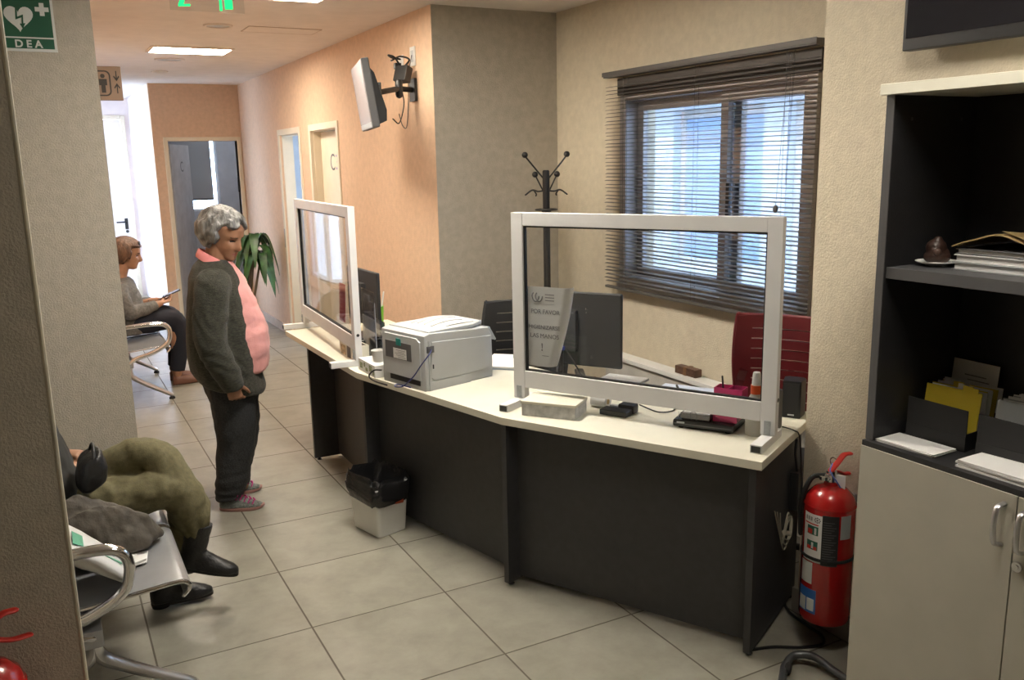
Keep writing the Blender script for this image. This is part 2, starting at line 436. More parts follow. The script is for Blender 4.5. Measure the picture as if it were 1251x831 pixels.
# side rooms seen through open doors
wall('wall_blue_room', M['blue_wall'], (2.31, 3.42, 7.82, 7.94, 0, H), (2.31, 3.42, 10.62, 10.75, 0, H), (3.3, 3.42, 7.94, 8.2, 0, H), (3.3, 3.42, 10.3, 10.62, 0, H), (3.3, 3.42, 8.2, 10.3, 0, .85), (3.3, 3.42, 8.2, 10.3, 2.3, H))
wall('wall_dark_room', M['dark_wall'], (2.75, 2.87, 10.87, 12.2, 0, H), (1.33, 1.45, 12.2, 12.32, 0, H), (2.146, 2.87, 12.2, 12.32, 0, H), (1.45, 2.146, 12.2, 12.32, 0, 1.18), (1.45, 2.146, 12.2, 12.32, 2.25, H), (1.33, 1.332, 10.87, 12.2, 0, H), (2.31, 2.75, 10.868, 10.872, 0, H))
# baseboards
def base(name, m, *bx):
    b = B()
    for q in bx: b.mm(*q, bev=.002)
    return struct(b.build(name, m))
base('baseboard_right', M['base'], (2.425, 2.44, -1.59, 2.277, 0, .10))
base('baseboard_corridor', M['base_pink'], (2.174, 2.188, 5.066, 7.0, 0, .09), (2.174, 2.188, 7.855, 8.145, 0, .09), (2.174, 2.188, 8.985, 10.756, 0, .09))
base('baseboard_far', M['base_pink'], (1.217, 1.33, 10.742, 10.756, 0, .09))
base('baseboard_office', M['base'], (2.19, 3.06, 5.05, 5.064, 0, .09))
base('baseboard_window', M['base'], (3.046, 3.06, 2.27, 5.05, 0, .09))
base('baseboard_column', M['base'], (-.42, .298, 4.386, 4.4, 0, .09))
base('baseboard_near', M['base'], (-2.5, -.03, 2.286, 2.3, 0, .09))

# ---- doors
def doorframe_y(b, x0, x1, y0, y1, zt, w=.055, pr=.012):
    """frame in a wall parallel to Y; y0..y1 is the outer size"""
    for xa, xb in ((x0 - pr, x0 + .02), ):
        b.mm(xa, xb, y0, y0 + w, 0, zt, .003); b.mm(xa, xb, y1 - w, y1, 0, zt, .003); b.mm(xa, xb, y0 + w, y1 - w, zt - w, zt, .003)
    b.mm(x0 + .018, x1 + .004, y0 + w - .004, y0 + w + .008, 0, zt - w + .002); b.mm(x0 + .018, x1 + .004, y1 - w - .008, y1 - w + .004, 0, zt - w + .002); b.mm(x0 + .018, x1 + .004, y0 + w + .008, y1 - w - .008, zt - w - .008, zt - w + .004)
    return b
b = B(); doorframe_y(b, 2.188, 2.31, 7.0, 7.855, 2.093); d1 = struct(b.build('door_1', M['frame']))
b = B(); b.mm(2.268, 2.305, 7.066, 7.789, .008, 2.026, .002); b.build('door_leaf', M['door'], d1)
b = B(); b.cyl((2.268, 7.13, 1.02), (2.225, 7.13, 1.02), .009); b.tube([(2.228, 7.13, 1.02), (2.226, 7.25, 1.02)], .009, 10); b.cyl((2.268, 7.13, 1.02), (2.263, 7.13, 1.02), .025); b.build('door_handle', M['satin'], d1)
MT = Matrix(((0, 0, -1, 0), (-1, 0, 0, 0), (0, 1, 0, 0), (0, 0, 0, 1)))     # text on a wall that faces -X
text_obj('door_letter', 'C', .20, M['ink'], d1, TR(2.267, 7.54, 1.70) @ MT)
text_obj('door_number', '3', .18, mat('violet_ink', (.25, .2, .42), .6), d1, TR(2.267, 7.385, 1.705) @ MT)
b = B(); doorframe_y(b, 2.188, 2.31, 8.145, 8.985, 2.093); d2 = struct(b.build('door_2', M['frame']))
lf = B(); lf.box((0.37, -.018, 1.015), (.72, .036, 2.01), None, .002)
lf.build('door_leaf', M['door'], d2, loc=(2.315, 8.185, 0), rot=(0, 0, math.radians(-12)))
b = B()
for z in (.35, 1.1, 1.75): b.cyl((2.183, 8.192, z - .04), (2.183, 8.192, z + .04), .008)
b.build('door_hinge', M['chrome'], d2)
b = B(); b.mm(2.172, 2.178, 8.94, 8.97, .93, 1.12, .001); b.build('strike_plate', M['bronze'], d2)
# far door (frame in a wall parallel to X)
b = B(); w = .045
for x0, x1 in ((1.325, 1.37), (2.13, 2.175)): b.mm(x0, x1, 10.742, 10.872, 0, 2.085, .003)
b.mm(1.37, 2.13, 10.742, 10.872, 2.04, 2.085, .003); d3 = struct(b.build('door_3', M['frame']))
lf = B(); lf.box((.36, 0, 1.01), (.72, .036, 2.0), None, .002)
l3 = lf.build('door_leaf', mat('grey_door_leaf', (.42, .42, .44), .5), d3, loc=(1.39, 10.90, 0), rot=(0, 0, math.radians(65.5)))
text_obj('door_letter', 'C', .17, M['ink'], l3, TR(.32, -.0195, 1.70) @ RX(PI / 2))
b = B(); b.cyl((.66, -.018, 1.02), (.66, -.06, 1.02), .009); b.tube([(.66, -.058, 1.02), (.55, -.058, 1.02)], .009, 10); b.build('door_handle', M['satin'], l3)
b = B(); b.mm(2.117, 2.13, 10.80, 10.83, 1.45, 1.62, .002); b.build('strike_plate', M['black'], d3)
# white door at the end of the passage
b = B(); b.mm(.33, .385, 13.17, 13.28, 0, 2.45, .004); b.mm(1.105, 1.16, 13.17, 13.28, 0, 2.45, .004); b.mm(.385, 1.105, 13.17, 13.28, 2.40, 2.45, .004)
d4 = struct(b.build('door_4', M['frame']))
b = B(); b.mm(.39, 1.10, 13.2, 13.24, .01, 2.395, .002); b.build('door_leaf', M['white_wall'], d4)
b = B(); b.cyl((1.05, 13.2, 1.03), (1.05, 13.15, 1.03), .012); b.tube([(1.05, 13.15, 1.03), (.93, 13.15, 1.03)], .011, 10); b.mm(1.03, 1.07, 13.194, 13.2, .93, 1.08, .002); b.build('door_handle', M['black'], d4)
b = B(); b.cyl((1.05, 13.2, .90), (1.05, 13.185, .90), .02); b.build('lock', M['black'], d4)

# ---- windows
def sash(b, y0, y1, z0, z1, x, w=.05, d=.035):
    b.mm(x, x + d, y0, y0 + w, z0, z1, .003); b.mm(x, x + d, y1 - w, y1, z0, z1, .003)
    b.mm(x, x + d, y0 + w, y1 - w, z0, z0 + w, .003); b.mm(x, x + d, y0 + w, y1 - w, z1 - w, z1, .003)
b = B(); y0, y1, z0, z1 = 2.84, 4.32, 1.0, 2.12
b.mm(3.035, 3.18, y0, y0 + .06, z0, z1, .003); b.mm(3.035, 3.18, y1 - .06, y1, z0, z1, .003); b.mm(3.035, 3.18, y0 + .06, y1 - .06, z0, z0 + .065, .003); b.mm(3.035, 3.18, y0 + .06, y1 - .06, z1 - .05, z1, .003)
b.mm(3.03, 3.06, y0 - .02, y1 + .02, z0 - .03, z0 + .02, .004)
w1 = struct(b.build('window_1', M['bronze']))
b = B(); b.mm(3.03, 3.062, 2.82, 4.34, 2.105, 2.20, .003); b.build('shutter_box', mat('dark_bronze', (.06, .05, .045), .5), w1)
b = B(); sash(b, 3.40, 4.262, 1.062, 2.072, 3.12, .055); s1 = b.build('sash', M['bronze'], w1)
b = B(); sash(b, 2.898, 3.50, 1.062, 2.072, 3.075, .055); s2 = b.build('sash', M['bronze'], w1)
b = B(); b.mm(3.135, 3.139, 3.45, 4.21, 1.11, 2.02); b.build('pane', M['glass'], s1)
b = B(); b.mm(3.09, 3.094, 2.95, 3.45, 1.11, 2.02); b.build('pane', M['glass'], s2)
b = B(); b.mm(3.055, 3.075, 3.405, 3.43, 1.45, 1.62, .004); b.build('latch', M['black'], w1)
# passage window (source of the daylight in the corridor) and the side rooms' windows
b = B()
for y in (10.6, 11.75, 12.9): b.mm(.06, .12, y, y + .05, .15, 2.5, .003)
for z in (.15, 2.45): b.mm(.06, .12, 10.6, 12.95, z, z + .05, .003)
w2 = struct(b.build('window_2', M['alu_white'])); b = B(); b.mm(.088, .092, 10.62, 12.93, .18, 2.48); b.build('pane', M['glass'], w2)
b = B()
for y in (8.2, 9.225, 10.25): b.mm(3.33, 3.39, y, y + .05, .85, 2.3, .003)
for z in (.85, 2.25): b.mm(3.33, 3.39, 8.2, 10.3, z, z + .05, .003)
w3 = struct(b.build('window_3', M['alu_white'])); b = B(); b.mm(3.358, 3.362, 8.22, 10.28, .88, 2.28); b.build('pane', M['glass'], w3)
b = B()
for x in (1.45, 2.116): b.mm(x, x + .03, 12.23, 12.29, 1.18, 2.25, .003)
for z in (1.18, 2.22): b.mm(1.45, 2.146, 12.23, 12.29, z, z + .03, .003)
w4 = struct(b.build('window_4', M['alu_white'])); b = B(); b.mm(1.47, 2.13, 12.258, 12.262, 1.2, 2.23); b.build('pane', M['glass'], w4)
t = thing('roller_blind', 'slate roller blind pulled most of the way down in the dark far room', 'blind', (1.45, 12.17, 2.27))
b = B(); b.cyl((.0, 0, 0), (.63, 0, 0), .025); b.build('roller_tube', M['dgrey'], t)
b = B(); b.mm(.01, .61, -.003, .003, -.93, .0); b.build('fabric', M['blind_fab'], t)
b = B(); b.mm(.008, .612, -.008, .008, -.95, -.925, .003); b.build('bottom_bar', M['dgrey'], t)

# ---- venetian blind
t = thing('venetian_blind', 'grey metal slatted blind hanging open over the bright office window', 'blind', (3.0, 3.6, 0))
Y0, Y1 = -.80, .80
b = B(); b.mm(-.028, .022, Y0, Y1, 2.205, 2.235, .003); b.build('head_rail', M['slat'], t)
b = B(); b.mm(-.034, -.029, Y0 - .005, Y1 + .005, 2.212, 2.236, .002); b.build('valance', M['slat'], t)
n = 54
for i in range(n):
    z = 2.155 - i * .0213
    def fn(u, v, z=z, i=i):
        y = Y0 + .003 * math.sin(i * 5.1) + (Y1 - Y0 + .006 * math.sin(i * 3.3)) * u
        a = math.radians(9 + 2.5 * math.sin(i * .9)); s_ = (v - .5) * .025
        cr = .0022 * (1 - (2 * v - 1) ** 2)
        zz = z + .0015 * math.sin(i * 2.2 + u * 4)
        return (s_ * math.cos(a) - cr * math.sin(a), y, zz + s_ * math.sin(a) + cr * math.cos(a))
    b = B(); b.grid(fn, 10, 4, .0007); b.build('slat', M['slat'], t, angle=60)
b = B(); b.mm(-.013, .013, Y0, Y1, .985, 1.0, .003); b.build('bottom_rail', M['slat'], t)
b = B()
for y in (-.62, 0.0, .62):
    for x in (-.0135, .0135): b.tube([(x, y, .99), (x, y, 2.2)], .0011, 5, False)
b.build('ladder_cord', M['slat'], t)
b = B(); b.tube([(-.045, -.70, 2.19), (-.05, -.68, 1.62)], .0035, 8); b.build('tilt_wand', M['clear'], t)
b = B(); b.tube([(-.04, -.66, 2.19), (-.045, -.62, 1.53)], .0012, 6); b.ball((-.045, -.62, 1.51), .012, 8, (1, 1, 1.6)); b.build('lift_cord', M['dgrey'], t)

# ---- patio outside the office window
b = B(); b.mm(3.26, 8.0, -2.0, 7.8, -.14, -.05); struct(b.build('patio_floor', M['ext_wall']))
b = B(); b.mm(5.0, 5.2, -2.0, 7.8, -.05, .8)
for y0, y1 in ((-2, 1.2), (2.3, 2.5), (3.6, 3.85), (4.95, 5.2), (6.3, 7.8)): b.mm(5.0, 5.2, y0, y1, .8, 2.15)
b.mm(5.0, 5.2, -2, 7.8, 2.15, 2.9); b.mm(4.75, 5.0, -2, 7.8, 2.3, 2.36)
struct(b.build('wall_patio', M['ext_wall']))
k = 5
for y0, y1 in ((1.2, 2.3), (2.5, 3.6), (3.85, 4.95), (5.2, 6.3)):
    b = B(); sash(b, y0, y1, .8, 2.15, 5.08, .07); w = struct(b.build('window_%d' % k, M['alu_white'])); k += 1
    b = B(); b.mm(5.09, 5.10, y0 + .05, y1 - .05, .85, 2.1); b.build('pane', M['ext_blue'], w)

# ---- ceiling fittings
def ceiling_light(x, y, label):
    t = thing('ceiling_light', label, 'light', (x, y, H), 0, 'recessed ceiling lights')
    b = B(); b.mm(-.31, .31, -.20, -.18, -.014, 0); b.mm(-.31, .31, .18, .20, -.014, 0); b.mm(-.31, -.29, -.18, .18, -.014, 0); b.mm(.29, .31, -.18, .18, -.014, 0); b.build('frame', M['ceil'], t)
    b = B(); b.mm(-.29, .29, -.18, .18, -.008, -.003); b.build('diffuser', M['lamp'], t)
    return t
CL = ceiling_light(1.21, 7.66, 'glowing rectangular ceiling light over the corridor by the far doors')
dup(CL, (1.25, 5.0, H), 0, 'rectangular ceiling light above the far end of the desk')
CL3 = dup(CL, (1.35, 3.3, H), 0, 'rectangular ceiling light above the middle of the desk')
def downlight(x, y, r, label):
    t = thing('downlight', label, 'light', (x, y, H), 0, 'round ceiling downlights')
    b = B(); b.lathe([(r, 0), (r, -.006), (r * .93, -.011), (r * .8, -.008), (r * .78, 0)]); b.build('trim_ring', M['ceil'], t)
    b = B(); b.lathe([(.001, -.004), (r * .79, -.004), (r * .79, -.001), (.001, -.001)]); b.build('lens', M['grey_p'], t)
    return t
CL4 = dup(CL, (1.5, 1.25, H), 0, 'added rectangular ceiling light near the bookcase for front fill')  # unseen fixture added as front fill for screens, notice and bookcase
CL5 = dup(CL, (2.3, 11.35, H), 0, 'added rectangular ceiling light brightening the dark far room')  # unseen fixture added to lift the far room's grey walls
for r_, m_ in ((CL4, 'lamp_fill'), (CL5, 'lamp_far_fill'), (CL3, 'lamp_desk')):
    for o_ in r_.children:
        if o_.name.startswith('diffuser'): o_.data = o_.data.copy(); o_.data.materials[0] = M[m_]
downlight(1.19, 6.31, .095, 'round unlit ceiling downlight nearest the green exit sign')
downlight(1.15, 8.39, .125, 'round ceiling downlight just beyond the lit rectangular light')
downlight(1.19, 9.43, .08, 'small round ceiling downlight nearest the far wall')
t = thing('access_panel', 'flush square access panel in the corridor ceiling', 'panel', (1.63, 6.39, H))
b = B()
for q in ((-.25, .25, -.13, -.124), (-.25, .25, .124, .13), (-.25, -.244, -.124, .124), (.244, .25, -.124, .124)): b.mm(*q, -.004, 0)
b.build('frame', M['base_pink'], t); b = B(); b.mm(-.244, .244, -.124, .124, -.003, 0); b.build('cover', M['ceil'], t)

# ---- hanging exit sign
t = thing('exit_sign', 'clear hanging exit sign with green pictogram by the corridor ceiling', 'sign', (.83, 4.62, H))
b = B(); b.mm(-.16, .16, -.03, .03, -.035, 0, .005); b.build('housing', M['white_p'], t)
b = B(); b.mm(-.173, .173, -.003, .003, -.187, -.035, .001); b.build('panel', pane_mat('frosted_clear', (.93, .94, .94), .15), t)
b = B(); yy = (-.0045, -.0035)
def pg(poly): b.prism(poly, -.0005, .0005, TR(0, -.004, 0) @ RX(PI / 2))
pg([(-.135, -.170), (-.08, -.166), (-.08, -.156), (-.11, -.158), (-.095, -.12), (-.115, -.115), (-.135, -.16)])
pg([(-.11, -.12), (-.06, -.115), (-.05, -.075), (-.10, -.075)]); pg([(-.07, -.11), (-.045, -.135), (-.03, -.13), (-.055, -.10)])
pg([(-.1 + .016 * math.cos(a * PI / 6), -.055 + .016 * math.sin(a * PI / 6)) for a in range(12)])
pg([(.055, -.180), (.068, -.179), (.068, -.06), (.055, -.06)]); pg([(.08, -.172), (.118, -.170), (.118, -.06), (.08, -.06)])
pg([(-.02, -.10), (.015, -.10), (.015, -.115), (.04, -.09), (.015, -.065), (.015, -.08), (-.02, -.08)])
b.build('pictogram', M['exit_green'], t)

# ---- restroom sign
t = thing('restroom_sign', 'tan restroom sign with a person icon and two arrows', 'sign', (.345, 6.0, 2.256))
b = B(); b.mm(-.19, .19, -.008, .008, -.10, .10, .003); b.mm(-.195, -.16, -.012, .012, -.1, .1, .002); b.build('panel', M['sign_tan'], t)
b = B()
def pq(poly): b.prism(poly, -.0006, .0006, TR(0, -.009, 0) @ RX(PI / 2))
def rrect(x0, x1, z0, z1, r, n=5):
    o = []
    for cx_, cz_, a0 in ((x1 - r, z1 - r, 0), (x0 + r, z1 - r, 90), (x0 + r, z0 + r, 180), (x1 - r, z0 + r, 270)):
        for k_ in range(n + 1):
            a = math.radians(a0 + 90 * k_ / n); o.append((cx_ + r * math.cos(a), cz_ + r * math.sin(a)))
    return o
o1, o2 = rrect(-.06, .128, -.075, .075, .03), rrect(-.052, .120, -.067, .067, .024)
for i in range(len(o1)):
    j = (i + 1) % len(o1); pq([o1[i], o1[j], o2[j], o2[i]])
def man(x):
    pq([(x + .013 * math.cos(a * PI / 5), .042 + .013 * math.sin(a * PI / 5)) for a in range(10)])
    pq([(x - .022, .025), (x - .022, -.012), (x - .012, -.012), (x - .012, -.055), (x + .012, -.055), (x + .012, -.012), (x + .022, -.012), (x + .022, .025)])
man(.085); man(.01)
for sgn, zc in ((-1, .045), (1, -.03)):
    pq([(.158, zc - .028), (.164, zc - .028), (.164, zc + .028), (.158, zc + .028)])
    pq([(.144, zc + sgn * .006), (.161, zc + sgn * .032), (.178, zc + sgn * .006), (.174, zc - sgn * .001), (.161, zc + sgn * .019), (.148, zc - sgn * .001)])
b.build('icons', M['sign_dark'], t)

# ---- DEA sign on the column
t = thing('defibrillator_sign', 'green defibrillator sign with a white heart on the column', 'sign', (.043, 4.4, 2.36))
b = B(); b.mm(-.108, .108, -.004, 0, -.115, .175, .0015); b.build('panel', M['sign_white'], t)
F_ = TR(0, -.0048, 0) @ RX(PI / 2)
b = B(); b.prism([(-.098, -.103), (.098, -.103), (.098, -.062), (-.098, -.062)], -.0004, .0004, F_); b.prism([(-.098, -.056), (.098, -.056), (.098, .165), (-.098, .165)], -.0004, .0004, F_); b.build('field', M['sign_green'], t)
F2 = TR(0, -.0058, 0) @ RX(PI / 2)
hp = []
for k_ in range(40):
    a = 2 * PI * k_ / 40; x = 16 * math.sin(a) ** 3; y = 13 * math.cos(a) - 5 * math.cos(2 * a) - 2 * math.cos(3 * a) - math.cos(4 * a)
    hp.append((-.025 + x * .0034, .022 + y * .0036))
b = B(); b.prism(hp, -.0004, .0004, F2); b.build('heart', M['sign_white'], t)
b = B(); x, z = .065, .058
b.prism([(x - .026, z - .009), (x - .009, z - .009), (x - .009, z - .026), (x + .009, z - .026), (x + .009, z - .009), (x + .026, z - .009), (x + .026, z + .009), (x + .009, z + .009), (x + .009, z + .026), (x - .009, z + .026), (x - .009, z + .009), (x - .026, z + .009)], -.0004, .0004, F2); b.build('cross', M['sign_white'], t)
F3 = TR(0, -.0068, 0) @ RX(PI / 2)
b = B(); b.prism([(-.035, .058), (-.028, .058), (-.030, .024), (-.008, .034), (-.010, -.002), (-.002, .000), (-.014, -.024), (-.024, -.004), (-.016, -.003), (-.014, .022), (-.038, .012)], -.0004, .0004, F3); b.build('bolt', M['sign_green'], t)
text_obj('lettering', 'D E A', .042, M['sign_white'], t, TR(0, -.0058, -.098) @ RX(PI / 2), 'CENTER', bold=.0012)
b = B()
for x0 in (-.06, -.03, .0, .03, .06): b.prism([(x0 - .011, .112), (x0 + .011, .112), (x0 + .011, .13), (x0 - .011, .13)], -.0004, .0004, F2)
b.build('top_band', M['sign_white'], t)
# ================================================================== reception desk
DT = 0.74
A0, A1, A2, A3 = Vector((2.047, 2.079)), Vector((1.544, 3.013)), Vector((1.293, 4.082)), Vector((1.271, 5.40))
def nrm(a, b):
    d = (b - a).normalized(); return Vector((d.y, -d.x))
n1, n2, n3 = nrm(A0, A1), nrm(A1, A2), nrm(A2, A3)
def miter(p, na, nb, d):
    m = (na + nb).normalized(); return p + m * (d / m.dot(na))
DEP = .68
inner = [A0 + n1 * DEP, miter(A1, n1, n2, DEP), miter(A2, n2, n3, DEP), A3 + n3 * DEP]
desk = thing('reception_desk', 'long angled reception desk with dark graphite front and pale top', 'desk', (A1.x, A1.y, 0))
def L(p): return (p.x - A1.x, p.y - A1.y)
b = B(); b.prism([L(p) for p in [A0, A1, A2, A3]] + [L(p) for p in reversed(inner)], .708, DT, None, .003); b.build('countertop', M['top'], desk)
def panel(name, p, q, t, z0, z1, m, bev=.002):
    d = (q - p); ln = d.length; a = math.atan2(d.y, d.x); c = (p + q) / 2 - A1
    b = B(); b.box((c.x, c.y, (z0 + z1) / 2), (ln, t, z1 - z0), R3('Z', a), bev)
    return b.build(name, m, desk)
def off(p, na, nb, d): return miter(p, na, nb, d)
MO = .092
d1_ = (A1 - A0).normalized(); d3_ = (A3 - A2).normalized()
m1a, m1b = A0 + n1 * MO + d1_ * .045, miter(A1, n1, n2, MO)
panel('front_panel', m1a, m1b, .02, .025, .708, M['graphite'])
m2b = miter(A2, n2, n3, .115)
panel('front_panel', miter(A1, n1, n2, .115), m2b, .02, .025, .708, M['graphite'])
fx = Vector((A2.x + .17, 5.02))
panel('front_panel', miter(A2, n2, n3, .17), fx, .02, .025, .708, M['graphite'])
def leg_panel(p, nn, s0, s1):
    a = p + nn * s0; c = p + nn * s1
    o = panel('side_panel', a, c, .026, .014, .708, M['graphite'])
    b = B()
    for s in (s0 + .03, s1 - .03):
        q = p + nn * s - A1; b.lathe([(.012, 0), (.014, .004), (.008, .006), (.008, .014)], (q.x, q.y, 0), 12)
    b.build('glide', M['rubber'], o)
leg_panel(A0 + d1_ * .034, n1, .012, .56)
leg_panel(A1, (n1 + n2).normalized(), .012, .58)
leg_panel(A2, (n2 + n3).normalized(), .03, .58)
leg_panel(Vector((A3.x + .002, 5.02)), n3, .03, .58)

# ---- clear screens standing on the desk
def make_screen(label, loc, rz, W, posts):
    t = thing('protective_screen', label, 'screen', loc, rz, 'clear screens on the desk')
    h = .805; wd_ = .054; dp = .036
    b = B()
    b.mm(0, wd_, 0, dp, .03, h, .003); b.build('post', M['alu_white'], t)
    b = B(); b.mm(W - wd_, W, 0, dp, .03, h, .003); b.build('post', M['alu_white'], t)
    b = B(); b.mm(wd_, W - wd_, .001, dp - .001, h - wd_, h - .001, .003); b.build('top_rail', M['alu_white'], t)
    b = B(); b.mm(wd_, W - wd_, .001, dp - .001, .078, .15, .003); b.build('bottom_rail', M['alu_white'], t)
    b = B(); b.mm(wd_ - .005, W - wd_ + .005, .016, .020, .148, h - wd_ + .004); b.build('clear_sheet', M['acrylic'], t)
    b = B()
    for q in ((wd_ , wd_ + .006, .15, h - wd_), (W - wd_ - .006, W - wd_, .15, h - wd_)): b.mm(q[0], q[1], .010, .026, q[2], q[3])
    b.mm(wd_ + .006, W - wd_ - .006, .010, .026, .15, .156); b.mm(wd_ + .006, W - wd_ - .006, .010, .026, h - wd_ - .006, h - wd_)
    b.build('gasket', M['rubber'], t)
    for x in (.028, W - .028):
        b = B(); b.mm(x - .021, x + .021, -.125, .11, 0, .03, .002); f_ = b.build('foot', M['alu_white'], t)
        b = B(); b.mm(x - .016, x + .016, -.1275, -.124, .004, .026); b.mm(x - .016, x + .016, .109, .1125, .004, .026); b.build('end_cap', M['black'], f_)
        b = B(); b.mm(x - .012, x + .012, -.004, 0, .035, .085, .001); b.cyl((x, -.004, .072), (x, -.007, .072), .006, None, 10); b.cyl((x, -.004, .048), (x, -.007, .048), .006, None, 10); b.build('bracket', M['grey_p2'], t)
    b = B(); b.cyl((W + .0005, dp / 2, .16), (W + .002, dp / 2, .16), .008, None, 12); b.build('screw_cap', M['black'], t)
    return t
e1 = Vector((.480, -.877)); ez = math.atan2(e1.y, e1.x)
make_screen('clear screen in white frame on the near end of the desk holding a printed notice', (1.684, 3.160, DT), ez, 1.104, None)
pl, pr = Vector((1.398, 5.47)), Vector((1.333, 4.20)); e2 = (pr - pl)
FS = make_screen('clear screen in white frame on the far end of the desk beside the corridor', (pl.x, pl.y, DT), math.atan2(e2.y, e2.x), e2.length, None)

# ---- printed notice behind the near sheet
nt_ = thing('notice_sheet', 'white printed hand hygiene notice fixed behind the near clear screen', 'notice', (1.684, 3.160, DT), ez)
def fn(u, v):
    flat = .186 - .080 * (v ** 1.4); s = u * .245; z = .505 - .333 * v; x0 = .062
    if s <= flat - .02: return (x0 + s, .0235, z)
    k = s - (flat - .02); r = .03
    a = min(k / r, 2.4)
    return (x0 + flat - .02 + r * math.sin(a), .0235 + r * (1 - math.cos(a)), z)
b = B(); b.grid(fn, 40, 24, .0004); b.build('paper', M['paper'], nt_, angle=80)
MS = RX(PI / 2)
tx = lambda s, size, x, z, m, al='LEFT', bo=0: text_obj('printed_line', s, size, m, nt_, TR(x, .0228, z) @ MS, al, .0002, bo)
tx('POR FAVOR', .0255, .145, .394, M['ink'], 'CENTER'); tx('HIGIENIZARSE', .0235, .139, .330, M['ink'], 'CENTER'); tx('LAS MANOS', .0255, .140, .293, M['ink'], 'CENTER')
b = B()
for dx in (0, .016):
    b.tube([(.10 + dx + .016 * math.cos(a) * (1 + .2 * math.sin(a)), .0228, .462 + .019 * math.sin(a)) for a in [2.2 + k * .35 for k in range(13)]], .0026, 6)
b.build('emblem', M['ink_l'], nt_)
b = B()
for z in (.474, .462, .45): b.mm(.145, .188, .0226, .0230, z - .002, z + .002)
b.mm(.09, .19, .0226, .0230, .434, .4348); b.mm(.128, .16, .0226, .0230, .217, .2195); b.build('small_print', M['ink_l'], nt_)
b = B(); b.prism([(.125, .27), (.131, .27), (.130, .248), (.127, .248)], -.0003, .0003, TR(0, .0228, 0) @ RX(PI / 2)); b.ball((.128, .0228, .242), .0035, 8, (1, .2, 1)); b.build('mark', M['ink'], nt_)

# ---- red card and leaflet holder behind the far screen
c_t = thing('red_card', 'dark red printed card propped behind the far clear screen', 'card', (pl.x, pl.y, DT), math.atan2(e2.y, e2.x))
b = B(); b.box((.93, .034, .165 + .115), (.12, .002, .205), R3('X', math.radians(-3))); b.build('card', M['card_red'], c_t)
b = B()
for k in range(7): b.mm(.885, .975 - .02 * (k % 3), .0275, .0285, .235 + k * .022, .239 + k * .022)
b.build('printed_text', mat('pale_red_print', (.55, .22, .22), .6), c_t)
c_t = thing('leaflet_holder', 'clear leaflet holder with grey leaflets standing behind the far screen', 'leaflet holder', (pl.x, pl.y, DT), math.atan2(e2.y, e2.x))
b = B(); b.mm(.96, 1.20, .130, .133, .004, .36, .001); b.mm(.96, 1.20, .130, .215, 0.0003, .004); b.mm(.96, 1.20, .18, .183, .004, .2, .001); b.build('holder', M['clear'], c_t)
b = B(); b.mm(.985, 1.08, .135, .141, .005, .33); b.mm(1.09, 1.18, .135, .141, .005, .30); b.build('leaflets', mat('grey_leaflet', (.36, .39, .45), .6, var=.3, scale=25), c_t)

# ================================================================== printer
PR = thing('laser_printer', 'light grey laser printer with its back towards the waiting side', 'printer', (1.442, 3.542, DT), math.atan2(3.836 - 3.542, 1.365 - 1.442) - PI / 2)
# local axes: y along the rear face (towards the far end), x into the desk
PW, PD, PH = .332, .40, .262
b = B()
b.prism([(.0, .0), (PD, 0), (PD, .075), (PD + .0, PH - .055), (PD - .02, PH - .02), (.03, PH), (0, PH - .01)], -PW, -.001, RX(PI / 2) @ Matrix.Identity(4), .006)
b.xf(TR(0, 0, .0)); b.build('body', M['grey_p'], PR)
b = B(); b.prism([(.035, .015), (.30, .015), (PD - .012, .06), (PD - .012, PW - .06), (.30, PW - .015), (.035, PW - .015)], PH - .012, PH + .006, None, .004); b.build('top_cover', M['grey_p'], PR)
def trayfn(u, v):
    x = .07 + u * .27; y = .06 + v * (PW - .12)
    return (x, y, PH + .006 + .026 * math.sin(u * PI * .95) ** 1.0 * (0.35 + .65 * math.sin(v * PI)) - .010 * (1 - u))
b = B(); b.grid(trayfn, 16, 14, .004); b.build('output_tray', M['white_p'], PR)
b = B()
for k in range(4):
    y = .10 + k * .05; b.tube([(x, y, PH + .008 + .026 * math.sin((x - .07) / .27 * PI * .95) * (0.35 + .65 * math.sin((y - .06) / (PW - .12) * PI)) - .010 * (1 - (x - .07) / .27)) for x in [.12 + .02 * i for i in range(10)]], .004, 6)
b.build('tray_rib', M['white_p'], PR)
b = B(); b.prism([(.03, .045), (PW - .03, .045), (PW - .02, .18), (PW - .035, .238), (.055, .238), (.03, .222)], -.008, .002, Matrix(((0, 0, 1, 0), (1, 0, 0, 0), (0, 1, 0, 0), (0, 0, 0, 1))), .004); rd = b.build('rear_door', M['grey_p'], PR)
b = B(); b.mm(-.0105, -.0075, .09, .29, .125, .205, .001); b.build('recess_panel', M['dgrey'], rd)
b = B(); b.mm(-.0118, -.0102, .125, .225, .128, .175); b.build('rating_label', M['paper'], rd)
b = B()
for k in range(5): b.mm(-.0122, -.0117, .13 + .01 * (k % 2), .19 + .012 * (k % 3), .134 + k * .008, .1365 + k * .008)
b.build('label_print', M['ink_l'], rd)
b = B(); b.mm(-.014, -.0095, .165, .20, .19, .222, .001); b.build('release_tab', M['teal'], PR)
b = B(); b.mm(-.0035, .002, .04, .27, .02, .055, .001); b.build('paper_slot', M['black'], PR)
b = B(); b.mm(.02, .03, -.004, .002, 0, .23); b.mm(.03, .26, -.004, .001, 0, .04, .001); b.prism([(.03, .06), (.05, .045), (PD - .06, .045), (PD - .01, .06), (PD - .01, PH - .06), (.04, PH - .04)], -.004, .003, RX(PI / 2), .002); b.build('side_cover', M['grey_p'], PR)
b = B(); b.mm(.012, .05, -.0055, .003, .175, .205, .001); b.build('port', M['dgrey'], PR)
